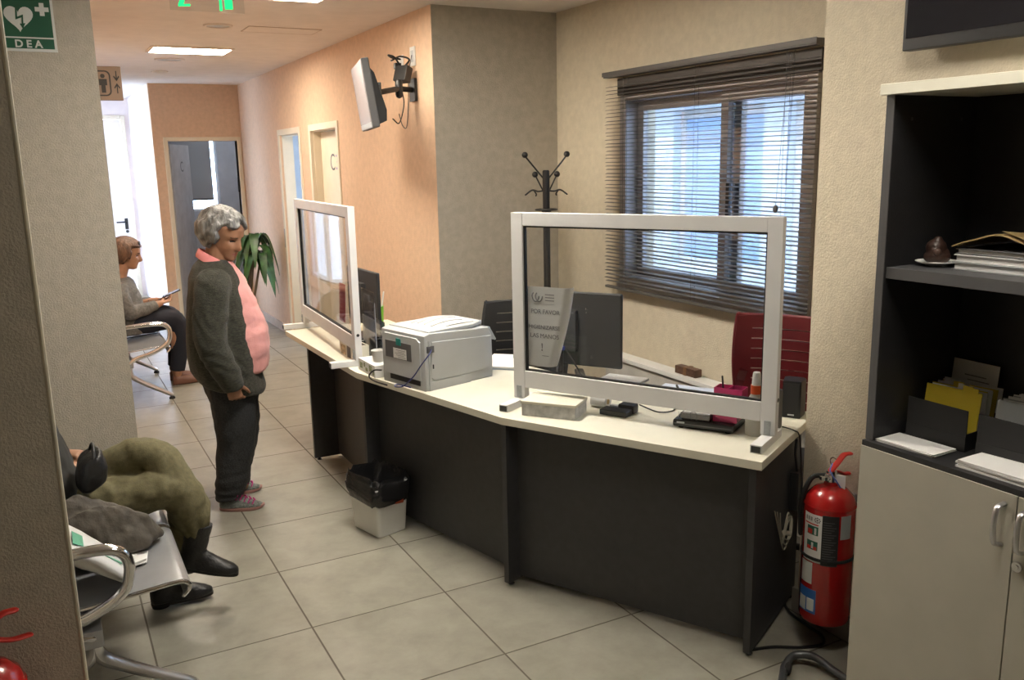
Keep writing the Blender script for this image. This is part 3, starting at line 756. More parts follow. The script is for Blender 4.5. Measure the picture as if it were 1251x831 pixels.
b = B(); b.mm(.04, .046, -.0055, .003, .10, .12, .001); b.build('switch', M['black'], PR)
b = B(); b.prism([(PD - .005, PH - .02), (PD + .035, PH - .085), (PD + .03, PH - .09), (PD - .005, PH - .075)], -PW + .02, -.01, RX(PI / 2)); b.build('control_panel', M['grey_p2'], PR)
mw = PR.matrix_basis.copy() if False else (TR(1.442, 3.542, DT) @ RZ(PR.rotation_euler.z))
def pw(x, y, z): return mw @ Vector((x, y, z))
t = tag(B().tube(bez([pw(.03, -.009, .19), pw(.0, -.035, .18), pw(-.03, -.01, .13), pw(-.04, .04, .07), pw(-.055, .10, .02), pw(-.05, .17, .005), pw(-.02, .19, .006), pw(-.012, .10, .006)]), .0028, 8).build('usb_cable', M['blue_cable']), 'blue usb cable hanging from the back of the printer', 'cable')
b = B(); b.tube(bez([pw(-.012, .33, .05), pw(-.04, .35, .05), pw(-.05, .38, .02), pw(-.055, .33, .005), pw(-.06, .22, .005)]), .004, 8); tag(b.build('power_cable', M['black']), 'black power cable plugged in beside the back of the printer', 'cable')

# ---- monitors
def make_monitor(label, loc, rz, w, h, z0, logo=True):
    """local: screen faces +y, back faces -y"""
    t = thing('monitor', label, 'monitor', loc, rz, 'desk monitors')
    b = B(); b.box((0, 0, z0 + h / 2), (w, .022, h), None, .008, 3); b.build('housing', M['black_m'], t)
    b = B(); b.mm(-w / 2 + .012, w / 2 - .012, .0105, .0125, z0 + .018, z0 + h - .012); b.build('display', M['screen'], t)
    b = B(); b.box((-.01, -.022, z0 + h * .48), (.15, .03, .19), None, .006); b.build('rear_cover', M['black_m'], t)
    b = B(); b.tube([(-.01, -.05, .036), (-.01, -.045, .09), (-.01, -.035, z0 + h * .42)], .022, 12, flat=.6); b.build('stand_neck', M['black'], t)
    b = B(); b.box((-.01, -.02, .007), (.23, .18, .012), None, .006); b.build('stand_base', M['black'], t)
    if logo:
        b = B(); b.mm(-.075, .0, -.0385, -.037, z0 + h * .6, z0 + h * .6 + .022); b.mm(-.06, -.03, -.0385, -.037, z0 + h * .6 + .022, z0 + h * .6 + .05); b.build('label', M['grey_p2'], t)
        b = B(); b.mm(-.03, .055, -.0375, -.0365, z0 + h * .72, z0 + h * .72 + .005); b.build('vent_strip', M['dgrey'], t)
        b = B(); b.mm(-.02, .012, -.052, -.036, z0 + h * .22, z0 + h * .22 + .018, .002); b.build('video_plug', mat('blue_plug', (.03, .04, .25), .4), t)
    return t
em = Vector((.55, -.83)).normalized(); rz = math.atan2(em.y, em.x)
MO1 = make_monitor('black flat monitor seen from behind through the near clear screen', (2.068, 3.362, DT), rz, .55, .34, .085)
mi_ = (TR(2.068, 3.362, DT) @ RZ(rz)).inverted()
cv = B().tube(bez([mi_ @ Vector(q) for q in ((2.043, 3.318, .90), (2.055, 3.26, .84), (2.085, 3.235, .775), (2.112, 3.27, .757), (2.13, 3.29, .757))]), .004, 8)
cv.build('video_cable', M['black'], MO1)
make_monitor('black monitor seen edge-on beside the post of the far clear screen', (1.635, 4.93, DT), PI / 2 + .03 - PI, .50, .33, .075, False)

# ---- things on the near part of the desk, placed in the near edge's own axes
def S1(s, n, z=0.0): return (A1.x + d1_.x * -s + n1.x * n, A1.y + d1_.y * -s + n1.y * n, DT + z)
rz1 = math.atan2(-d1_.y, -d1_.x)
t = thing('storage_box', 'low grey-white box with cream lid under the near clear screen', 'box', (1.70, 2.905, DT), math.atan2(2.815 - 3.0, 1.787 - 1.642))
b = B(); b.mm(-.115, .115, .0, .14, 0, .052, .003); b.build('tray', mat('marbled_carton', (.50, .50, .49), .7, var=.15, scale=30), t)
b = B(); b.mm(-.118, .118, -.003, .143, .050, .062, .003); b.build('lid', M['top'], t)
t = thing('adhesive_roll', 'white paper roll lying on the desk beside the low storage box', 'roll', (1.965, 2.925, DT + .028), rz1)
b = B(); b.tube([(-.035, 0, 0), (.035, 0, 0)], .028, 20, False); b.build('roll', M['paper'], t); b = B(); b.tube([(-.0355, 0, 0), (.0355, 0, 0)], .012, 14, False); b.build('core', M['manila'], t)
t = thing('usb_hub', 'black cable hub lying on the desk under the near clear screen', 'hub', (1.955, 2.80, DT), rz1)
b = B(); b.box((0, 0, .012), (.12, .06, .022), None, .004); b.box((.03, .05, .02), (.07, .05, .036), None, .006); b.build('body', M['black'], t)
b = B(); b.box((-.02, .04, .02), (.05, .02, .016), None, .003); b.build('plug', M['grey_p2'], t)
b = B()
b.tube(bez([Vector(S1(.42, .40, .012)), Vector(S1(.52, .36, .006)), Vector(S1(.565, .40, .006)), Vector(S1(.55, .46, .006))]), .003, 6)
tag(b.build('data_cable', M['black']), 'thin black cable running across the desk towards the router', 'cable')
t = thing('router', 'flat black router holding papers in front of the near screen', 'router', ((2.002 + 2.129 + 2.363 + 2.25) / 4, (2.517 + 2.322 + 2.48 + 2.688) / 4, DT), math.atan2(2.322 - 2.517, 2.129 - 2.002))
b = B(); b.prism([(-.115, -.10), (.115, -.10), (.125, .10), (-.12, .10)], .006, .036, None, .008); b.build('body', M['black'], t)
b = B(); b.mm(-.11, .11, -.1015, -.099, .018, .021); b.build('seam', M['dgrey'], t)
b = B(); b.prism([(-.10, -.103), (-.075, -.103), (-.07, -.101), (-.095, -.101)], .022, .028); b.build('logo', M['grey_p'], t)
b = B(); b.tube([(-.11, .085, .03), (-.145, .12, .05), (-.20, .20, .085)], [.007, .007, .005], 10); b.build('antenna', M['black'], t)
b = B()
for x in (-.09, .09):
    for y in (-.08, .08): b.lathe([(.01, 0), (.01, .007)], (x, y, 0), 10)
b.build('rubber_foot', M['rubber'], t)
ry = t.rotation_euler.z; rl = t.location.copy()
def onr(x, y, z): return (TR(rl.x, rl.y, DT) @ RZ(ry)) @ Vector((x, y, z))
p = onr(-.035, -.032, .0367); t = thing('memo_block', 'white memo papers in a clear tray on top of the router', 'paper', p, ry)
b = B(); b.box((0, 0, .011), (.11, .12, .014), None, .001); b.box((.004, -.003, .0215), (.105, .115, .006), R3('Z', .06), .0005); b.build('papers', M['paper'], t)
b = B(); b.mm(-.06, .062, -.066, -.064, 0, .03); b.mm(-.06, .062, -.066, .066, 0, .003); b.mm(.060, .062, -.064, .066, .003, .03); b.build('tray', M['clear'], t)
b = B(); b.tube(bez([(-.01, -.0685, .004), (-.012, -.068, .03), (.005, -.068, .034), (.012, -.068, .02), (.010, -.067, .004)]), .0012, 6); b.build('clip', M['satin'], t)
p = onr(.075, -.028, .0367); t = thing('clip_box', 'magenta desk box of clips on the right of the router', 'box', p, ry)
b = B()
for q in ((-.045, .045, -.045, -.042), (-.045, .045, .042, .045), (-.045, -.042, -.042, .042), (.042, .045, -.042, .042)): b.mm(*q, 0, .055, .001)
b.mm(-.042, .042, -.042, .042, 0, .003); b.build('box', M['pink_p'], t)
b = B()
for k in range(8): b.tube([(-.035 + .009 * k, -.03 + .02 * (k % 3), .006 + .004 * (k % 4)), (-.03 + .009 * k, .01 + .008 * (k % 2), .012)], .002, 6)
b.build('paper_clips', M['satin'], t)
t = thing('pen_tray', 'magenta pen holder with a clear ruler behind the near screen', 'pen holder', (2.43, 2.66, DT + .004), rz1)
b = B()
for q in ((-.06, .06, -.035, -.032), (-.06, .06, .032, .035), (-.06, -.057, -.032, .032), (.057, .06, -.032, .032), (-.002, .001, -.032, .032)): b.mm(*q, 0, .075, .001)
b.mm(-.057, .057, -.032, .032, 0, .003); b.build('holder', M['pink_p'], t)
b = B(); b.box((.03, 0, .085), (.035, .003, .15), R3('Y', .3)); b.build('ruler', M['clear'], t)
b = B(); b.tube([(-.03, .01, .005), (-.045, .02, .11)], .004, 8); b.build('pen', M['black'], t)
t = thing('spray_bottle', 'white bottle with red band beside the near screen post', 'bottle', (2.243, 2.321, DT), rz1)
b = B(); b.lathe([(.001, 0), (.034, 0), (.036, .006), (.036, .10), (.033, .125), (.020, .152), (.016, .16), (.001, .162)]); b.build('bottle', M['soap'], t)
b = B(); b.lathe([(.001, .156), (.0205, .156), (.0205, .188), (.001, .188)]); b.build('band', M['orange'], t)
b = B(); b.lathe([(.001, .188), (.017, .188), (.0145, .228), (.012, .236), (.001, .238)]); b.build('cap', M['white_p'], t)
def make_speaker(label, loc, rz):
    t = thing('computer_speaker', label, 'speaker', loc, rz, 'small black desk speakers')
    b = B(); b.prism([(-.035, -.04), (.035, -.04), (.042, .03), (.03, .045), (-.03, .045), (-.042, .03)], 0, .15, None, .006); b.build('cabinet', M['black'], t)
    b = B(); b.mm(-.03, .03, -.0425, -.039, .025, .14, .002); b.build('grille', M['black_m'], t)
    b = B(); b.mm(-.012, .012, -.0445, -.042, .012, .017); b.build('badge', M['grey_p'], t)
    return t
sp = make_speaker('black desk speaker at the wall corner end of the desk', (2.535, 2.42, DT), rz1 + .1)
dup(sp, (2.335, 2.345, DT), rz1 + .1, 'black desk speaker half hidden behind the near screen post')
b = B(); b.tube(bez([(2.36, 2.30, .755), (2.385, 2.265, .745), (2.42, 2.272, .715), (2.43, 2.265, .6), (2.415, 2.245, .5)]), .0028, 8)
tag(b.build('speaker_cable', M['black']), 'thin black cable dropping over the right end of the desk', 'cable')

# ---- papers on the operator's side
def sheet_stack(label, pos, rz, w, d, h, m, group=None, name='paper_stack'):
    t = thing(name, label, 'papers', pos, rz, group)
    k = max(1, int(h / .006))
    for i in range(k):
        b = B(); b.box((.004 * math.sin(i * 2.3), .003 * math.cos(i * 3.1), h / k * (i + .5)), (w, d, h / k * .96), R3('Z', .03 * math.sin(i * 1.7)), .0004); b.build('sheets', m if i != 0 else M['paper_b'], t)
    return t
sheet_stack('white papers on the desk behind the near monitor', (2.262, 3.215, DT), rz1, .20, .21, .012, M['paper'])
sheet_stack('pale blue and white papers lying left of the red chair', (2.385, 2.90, DT), rz1 + .04, .26, .21, .010, M['paper'])
t = sheet_stack('white papers on a blue folder right of the printer', (2.01, 3.84, DT), rz1 + .3, .22, .28, .018, M['paper'])
t = thing('desk_mat', 'dark blue writing mat on the desk in front of the red chair', 'mat', (2.43, 2.53, DT), rz1)
b = B(); b.box((0, .0, .002), (.30, .20, .003), None, .001); b.build('mat', mat('slate_blue_vinyl', (.06, .075, .12), .5), t); t.location = (2.47, 2.635, DT)
t = thing('trinket', 'small brown glazed ball beside the foot of the near monitor', 'ornament', (2.112, 3.195, DT + .0155))
b = B(); b.ball((0, 0, 0.012), .027, 12, (1, 1, .95)); b.build('ball', mat('amber_glaze', (.30, .10, .03), .2), t); b = B(); b.lathe([(.014, -.0155), (.016, -.012), (.012, -.008)], (0, 0, 0), 14); b.build('ring', M['manila'], t)

# ---- things on the far part of the desk
t = thing('tea_box', 'small cream and brown printed box under the far screen', 'box', (1.365, 4.44, DT), math.atan2(4.315 - 4.549, 0) + .06)
b = B(); b.mm(-.11, .11, 0, .08, 0, .075, .001); b.build('carton', M['top'], t)
b = B(); b.mm(-.09, -.02, -.0008, 0.0005, .008, .06); b.build('picture', mat('tan_print', (.5, .36, .2), .6, var=.4, scale=60), t)
b = B(); b.mm(.0, .05, -.0009, .0005, .002, .072); b.mm(-.1, .1, .01, .07, .0748, .0758); b.build('dark_band', mat('dark_print', (.05, .03, .025), .6, var=.5), t)
t = thing('adapter_box', 'white printed carton beside the rear of the printer', 'box', (1.330, 4.02, DT), math.atan2(3.833 - 4.101, 0.0) + .02)
b = B(); b.mm(-.12, .11, 0, .11, 0, .06, .001); b.build('carton', M['paper'], t)
b = B()
for k, (x, w, h0, h1) in enumerate(((-.10, .04, .015, .045), (-.045, .02, .03, .05), (-.02, .03, .012, .03), (.03, .04, .02, .05), (.08, .015, .01, .04))): b.mm(x, x + w, -.0008, .0005, h0, h1)
b.build('printed_pictures', mat('olive_print', (.22, .25, .14), .6, var=.6, scale=90), t)
t = thing('paper_cup', 'white cup lying on the white carton by the printer', 'cup', (1.385, 4.00, DT + .0605), 0)
b = B(); b.lathe([(.024, 0), (.025, .002), (.034, .055), (.0355, .056), (.033, .056), (.023, .004), (.001, .003)]); b.build('cup', M['white_p'], t)
t = thing('pencil_cup', 'lime green pencil cup holding scissors and a pen', 'pencil cup', (1.80, 5.18, DT))
b = B(); b.lathe([(.001, 0), (.036, 0), (.042, .13), (.043, .135), (.040, .135), (.034, .004), (.001, .004)]); b.build('cup', M['green_p'], t)
b = B(); b.tube([(.01, 0, .01), (.045, -.01, .22)], .005, 8); b.build('pen', M['white_p'], t)
b = B(); b.tube([(-.02, 0, .01), (-.03, 0, .14)], .004, 8); b.tube([(-.03 + .018 * math.cos(a), 0, .17 + .026 * math.sin(a)) for a in [k * PI / 6 for k in range(12)]], .004, 8, cyclic=True); b.build('scissors', M['red_p'], t)
b = B(); b.box((.0, .01, .14), (.05, .02, .03), R3('Y', .5), .004); b.build('stapler', mat('bright_green', (.03, .45, .05), .4), t)
t = thing('keyboard', 'black keyboard on the desk in front of the far monitor', 'keyboard', (1.80, 4.72, DT), PI / 2)
b = B(); b.box((0, 0, .009), (.42, .13, .016), None, .004); b.build('base', M['black'], t); b = B()
for r_ in range(5):
    for c in range(15): b.box((-.19 + c * .027, -.045 + r_ * .023, .019), (.02, .017, .006))
kb = b.build('keys', M['dgrey'], t); kb['kind'] = 'stuff'
sheet_stack('white forms lying behind the post of the far screen', (1.74, 4.36, DT), .3, .21, .15, .02, M['paper'])
t = thing('black_tray', 'black letter tray beside the far monitor', 'tray', (1.58, 4.62, DT), -.2)
b = B(); b.mm(-.12, .12, -.06, .06, .0, .006); b.mm(-.12, .12, -.06, -.055, .006, .05); b.mm(-.12, -.115, -.055, .06, .006, .05); b.mm(.115, .12, -.055, .06, .006, .05); b.build('tray', M['black'], t)
# ================================================================== office chairs
def make_office_chair(label, loc, rz, m, nslot, z0, z1, w):
    """local: sitter looks along -y; backrest at y = 0 .. ; x to the right seen from the front"""
    t = thing('office_chair', label, 'chair', loc, rz, 'slotted plastic office chairs')
    def pos(u, v, d=0.0):
        s = 2 * u - 1; k = .92 + .08 * math.sin(PI * min(1, v * 1.1)); x = s * w / 2 * k
        y = -.05 * s * s + .05 * math.cos(v * PI * .8) + .04 * v + d
        r = .0
        if v > .93: x *= 1 - .03 * (v - .93) / .07
        return (x, y, z0 + (z1 - z0) * v)
    nu, nv = 40, 8 * nslot + 12
    b = B(); V = [[b.bm.verts.new(pos(i / nu, j / nv)) for j in range(nv + 1)] for i in range(nu + 1)]
    fs = []
    for i in range(nu):
        for j in range(nv):
            k = j - 7
            slot = k >= 0 and k < 8 * nslot and k % 8 == 3 and 6 <= i < nu - 6
            if not slot: fs.append(b.bm.faces.new((V[i][j], V[i + 1][j], V[i + 1][j + 1], V[i][j + 1])))
    bmesh.ops.recalc_face_normals(b.bm, faces=fs); bmesh.ops.solidify(b.bm, geom=fs, thickness=.012)
    b.build('backrest', m, t, 50)
    b = B(); b.tube(bez([pos(0, .0), pos(0, .5), pos(0, .97), pos(.06, 1.0), pos(.5, 1.0), pos(.94, 1.0), pos(1, .97), pos(1, .5), pos(1, 0)], 6), .009, 8); b.build('back_rim', m, t)
    b = B()
    def sf(u, v):
        x = (u - .5) * w * .92; y = -.02 - v * .40; z = .475 + .02 * (2 * u - 1) ** 2 - .05 * max(0, v - .8) ** 1.5 * 5 + .01 * math.sin(v * PI)
        return (x, y, z)
    b.grid(sf, 16, 16, .05); b.build('seat', M['black_m'], t, 60)
    b = B(); b.tube(bez([(0, .075, z0 + .2), (0, .085, .52), (0, .02, .435), (0, -.2, .425)]), .02, 10, flat=.6); b.build('back_support', M['black'], t)
    b = B(); b.cyl((0, -.23, .10), (0, -.23, .43), .025); b.cyl((0, -.23, .08), (0, -.23, .26), .032); b.build('gas_column', M['black'], t)
    for k in range(5):
        a = 2 * PI * k / 5 + .3; d = Vector((math.cos(a), math.sin(a), 0)); c = Vector((0, -.23, 0))
        b = B(); b.tube([c + d * .02 + Vector((0, 0, .10)), c + d * .215 + Vector((0, 0, .075))], [.026, .016], 10, flat=.7); lg = b.build('base_leg', M['black'], t)
        b = B(); q = c + d * .215; sd = Vector((-d.y, d.x, 0)); b.cyl(q + sd * -.02 + Vector((0, 0, .028)), q + sd * .02 + Vector((0, 0, .028)), .0275); b.cyl(q + Vector((0, 0, .03)), q + Vector((0, 0, .085)), .008); b.build('caster', M['rubber'], lg)
    for s in (-1, 1):
        b = B(); b.tube(bez([(s * .2, -.2, .43), (s * (w / 2 + .045), -.2, .45), (s * (w / 2 + .05), -.2, .62)]), .014, 10); ar = b.build('arm', M['black'], t)
        b = B(); b.box((s * (w / 2 + .05), -.21, .635), (.05, .22, .025), None, .01, 3); b.build('arm_pad', M['black'], ar)
    return t
ec = Vector((.5, -.866)).normalized(); rc = math.atan2(ec.y, ec.x)
Lc = Vector((2.72, 2.957)); cc = Lc + ec * .235
make_office_chair('dark red slotted office chair at the near end behind the desk', (cc.x, cc.y, 0), rc, M['red_mesh'], 8, .605, 1.058, .475)
eb = Vector((.88, -.47)); rb = math.atan2(eb.y, eb.x); Lb = Vector((2.05, 4.2)); cb_ = Lb + eb * .235
make_office_chair('black slotted office chair behind the printer and the desk', (cb_.x + .01, cb_.y + .02, 0), rb, M['black_m'], 7, .56, 1.005, .47)

# ================================================================== coat rack
t = thing('coat_rack', 'black metal coat rack with ball-tipped hooks in the office corner', 'coat rack', (2.71, 4.62, 0))
b = B(); b.cyl((0, 0, .02), (0, 0, 1.685), .0215, None, 20); b.cyl((0, 0, 1.685), (0, 0, 1.69), .018); b.build('pole', M['black'], t)
b = B(); b.lathe([(.001, 0), (.19, 0), (.195, .008), (.18, .02), (.04, .03), (.03, .045), (.001, .045)]); b.build('base', M['black'], t)
for a, z, r_, dz in ((152, 1.64, .125, .135), (-28, 1.64, .125, .135)):
    d = Vector((math.cos(math.radians(a)), math.sin(math.radians(a)), 0))
    b = B(); b.tube([d * .015 + Vector((0, 0, z)), d * r_ + Vector((0, 0, z + dz))], .005, 8); h = b.build('upper_hook', M['black'], t)
    b = B(); b.ball(d * r_ + Vector((0, 0, z + dz + .006)), .0185, 10); b.build('ball_tip', M['black'], h)
for a in (155, -25):
    d = Vector((math.cos(math.radians(a)), math.sin(math.radians(a)), 0))
    b = B(); b.tube([d * .015 + Vector((0, 0, 1.56)), d * .062 + Vector((0, 0, 1.655))], .0045, 8); h = b.build('middle_hook', M['black'], t)
    b = B(); b.ball(d * .066 + Vector((0, 0, 1.665)), .0185, 10); b.build('ball_tip', M['black'], h)
for a in (150, -30):
    d = Vector((math.cos(math.radians(a)), math.sin(math.radians(a)), 0)); e = Vector((-d.y, d.x, 0))
    b = B()
    b.tube(bez([d * .015 + Vector((0, 0, 1.568)), d * .05 + Vector((0, 0, 1.565)), d * .085 + Vector((0, 0, 1.572)), d * .125 + Vector((0, 0, 1.545))]), .005, 8)
    b.tube(bez([d * .075 + Vector((0, 0, 1.572)), d * .06 + e * .03 + Vector((0, 0, 1.55)), d * .062 + e * .04 + Vector((0, 0, 1.54))]), .0045, 8)
    b.build('lower_hook', M['black'], t)
b = B(); b.lathe([(.022, -.012), (.030, -.008), (.030, .008), (.022, .012)], (0, 0, 1.45)); b.tube([(.065 * math.cos(a), .065 * math.sin(a), 1.455) for a in [k * PI / 14 for k in range(28)]], .005, 8, cyclic=True)
for a in (0, 90, 180, 270):
    d = Vector((math.cos(math.radians(a)), math.sin(math.radians(a)), 0)); b.tube([d * .02 + Vector((0, 0, 1.455)), d * .065 + Vector((0, 0, 1.455))], .004, 6)
b.build('umbrella_ring', M['black'], t)

# ================================================================== low wall unit under the window, with a wooden block
t = thing('wall_ledge', 'long low grey unit with white rim along the wall under the window', 'ledge', (2.995, 3.4, 0))
b = B(); b.mm(-.035, .050, -1.0, .95, 0, .568, .002); b.build('body', mat('pale_grey_panel', (.52, .50, .46), .5), t)
b = B(); b.mm(-.05, .050, -1.01, .96, .568, .593, .003); b.build('rim', M['white_p'], t)
t = thing('wooden_block', 'dark brown wooden block lying on the low grey wall unit', 'block', (3.0, 3.62, .5935), .03)
b = B(); b.box((0, 0, .022), (.05, .165, .044), None, .005); b.build('block', M['wood'], t)
b = B(); b.mm(-.027, .027, -.012, .012, -.0, .0465, .001); b.build('band', mat('amber_wood', (.16, .085, .04), .4), t)

# ================================================================== televisions
tz = math.atan2(-.974, -.226); N_ = Vector((1.69, 4.85)); F_ = N_ + Vector((.226, .974)) * .60; tc = (N_ + F_) / 2
t = thing('television', 'small wall television on a black bracket over the corridor doors', 'television', (tc.x, tc.y, 2.135), tz)
TT = RX(math.radians(7.5))
b = B(); b.box((0, .022, 0), (.60, .044, .38), None, .006); b.xf(TT); b.build('frame', M['dgrey'], t)  # outer housing of the small television
b = B(); b.box((0, -.001, .012), (.575, .003, .335)); b.xf(TT); b.build('display', M['lcd'], t)
b = B(); b.box((0, -.0005, -.17), (.58, .003, .03)); b.xf(TT); b.build('front_strip', M['grey_p2'], t)
b = B(); b.prism([(.044, .15), (.07, .11), (.105, -.10), (.095, -.16), (.044, -.175)], -.24, .24, Matrix(((0, 0, 1, 0), (1, 0, 0, 0), (0, 1, 0, 0), (0, 0, 0, 1))), .006); b.xf(TT); b.build('rear_cover', M['black_m'], t)
mt = TR(tc.x, tc.y, 2.135) @ RZ(tz); mi = mt.inverted()
wl = lambda x, y, z: mi @ Vector((x, y, z))
b = B(); b.box((2.178, 5.36, 2.20), (.02, .09, .14), None, .003); b.xf(mi); b.build('wall_plate', M['black'], t)
b = B(); b.tube([wl(2.17, 5.36, 2.20), wl(2.05, 5.28, 2.20), wl(1.87, 5.16, 2.165)], .017, 10); b.tube([wl(2.05, 5.28, 2.165), wl(2.05, 5.28, 2.235)], .024, 12); b.build('arm', M['black'], t)
b = B(); b.box(wl(1.875, 5.165, 2.16), (.12, .02, .12), None, .003); b.build('mount_plate', M['black'], t)
pa = thing('power_adapter', 'black power adapter hanging behind the small wall television', 'adapter', (2.10, 5.33, 2.29), .5)
b = B(); b.box((0, 0, 0), (.06, .10, .10), R3('Y', .35), .008); b.build('block', M['black'], pa)
b = B(); b.tube(bez([(.02, .0, .05), (.03, -.03, .09), (.04, .05, .115), (.05, .12, .10), (.07, .15, .10)]), .006, 8); b.tube(bez([(.0, .02, .055), (-.05, .02, .10), (-.06, .06, .115), (0, .08, .105), (.05, .06, .1)]), .006, 8); b.build('lead', M['black'], pa)
def socket(label, y, z, plug):
    t = thing('wall_socket', label, 'socket', (2.188, y, z), 0, 'sockets behind the wall television')
    b = B(); b.mm(-.009, 0, -.04, .04, -.058, .058, .003); b.build('plate', M['white_p'], t)
    b = B(); b.mm(-.0105, -.008, -.022, .022, -.035, .035, .001); b.build('insert', M['grey_p'], t)
    if plug: b = B(); b.box((-.03, 0, -.01), (.045, .035, .04), None, .006); b.build('plug', M['black'], t)
    return t
socket('white wall socket with a black plug above the television bracket', 5.565, 2.375, True)
socket('white wall socket nearest the corner with a thin cable', 5.36, 2.405, False)
b = B(); b.tube(bez([(2.176, 5.36, 2.41), (2.178, 5.43, 2.30), (2.18, 5.46, 2.12), (2.178, 5.50, 1.98), (2.165, 5.54, 1.99), (2.13, 5.50, 2.06)]), .003, 6)
tag(b.build('aerial_cable', M['dgrey']), 'thin grey cable looping from the corner socket to the wall television', 'cable')
b = B(); b.tube(bez([(2.13, 5.42, 2.28), (2.13, 5.44, 2.22), (2.15, 5.46, 2.12), (2.09, 5.40, 2.00), (2.02, 5.33, 2.02)]), .004, 6)
tag(b.build('television_lead', M['black']), 'black lead hanging from the adapter behind the wall television', 'cable')

t = thing('television', 'large dark flat television on the wall above the dark bookcase', 'television', (2.36, 1.40, 2.05), -PI / 2)
b = B(); b.box((0, .018, .28), (.97, .036, .56), None, .004); b.build('frame', M['black'], t)  # outer housing of the large television
b = B(); b.box((0, -.0005, .29), (.945, .003, .51)); b.build('display', M['screen'], t)
b = B(); b.mm(-.06, .02, -.0035, -.0, .012, .02); b.build('badge', M['alu'], t)
b = B(); b.mm(-.2, .2, .036, .055, .12, .42, .004); b.build('rear_cover', M['black_m'], t)
b = B(); b.mm(-.15, .15, .055, .0796, .2, .36); b.build('wall_bracket', M['black'], t)

# ================================================================== waste bin
t = thing('waste_bin', 'square white waste bin with black liner in front of the desk', 'bin', (1.303, 3.87, 0), math.radians(15.3))
def rsq(wx, wy, r, z, n=6, wob=0.0, sd=0.0):
    o = []
    for cx_, cy_, a0 in ((wx - r, wy - r, 0), (-wx + r, wy - r, 90), (-wx + r, -wy + r, 180), (wx - r, -wy + r, 270)):
        for k in range(n + 1):
            a = math.radians(a0 + 90 * k / n); p = Vector((cx_ + r * math.cos(a), cy_ + r * math.sin(a), z))
            if wob:
                q = noise.noise(Vector((p.x * 16 + sd, p.y * 16, z * 9 + sd))); q2 = noise.noise(Vector((p.x * 40 + sd, p.y * 40, z * 60)))
                p.x *= 1 + wob * (q + .5 * q2); p.y *= 1 + wob * (q + .5 * q2); p.z += wob * (.25 * q2 + .22 * noise.noise(Vector((p.x * 18, p.y * 18, 3.3))))
            o.append(p)
    return o
b = B(); b.loft([rsq(.078, .106, .018, 0), rsq(.082, .110, .02, .004), rsq(.095, .124, .022, .235), rsq(.098, .127, .022, .238), rsq(.098, .127, .022, .246), rsq(.092, .121, .02, .246), rsq(.079, .107, .018, .01)]); b.build('bucket', M['white_p'], t)
b = B(); rings = []
for k in range(11):
    z = .165 + .012 * k; rings.append(rsq(.102 + .010 * math.sin(PI * k / 10), .131 + .010 * math.sin(PI * k / 10), .045, z, 8, .09, 1.0 + .04 * k))
for k in range(8):
    z = .292 - .02 * k + (.0 if k else .004); rings.append(rsq(.100 - .006 * k, .128 - .006 * k, .045 - .002 * k, z, 8, .09, 1.4 + .04 * k))
b.loft(rings, cap=False); b.build('liner', M['bag'], t, 70)
b = B(); b.box((.03, -.1295, .165), (.05, .006, .025), R3('Y', .1), .003); b.build('latch', mat('rust_red_plastic', (.30, .05, .02), .5), t)

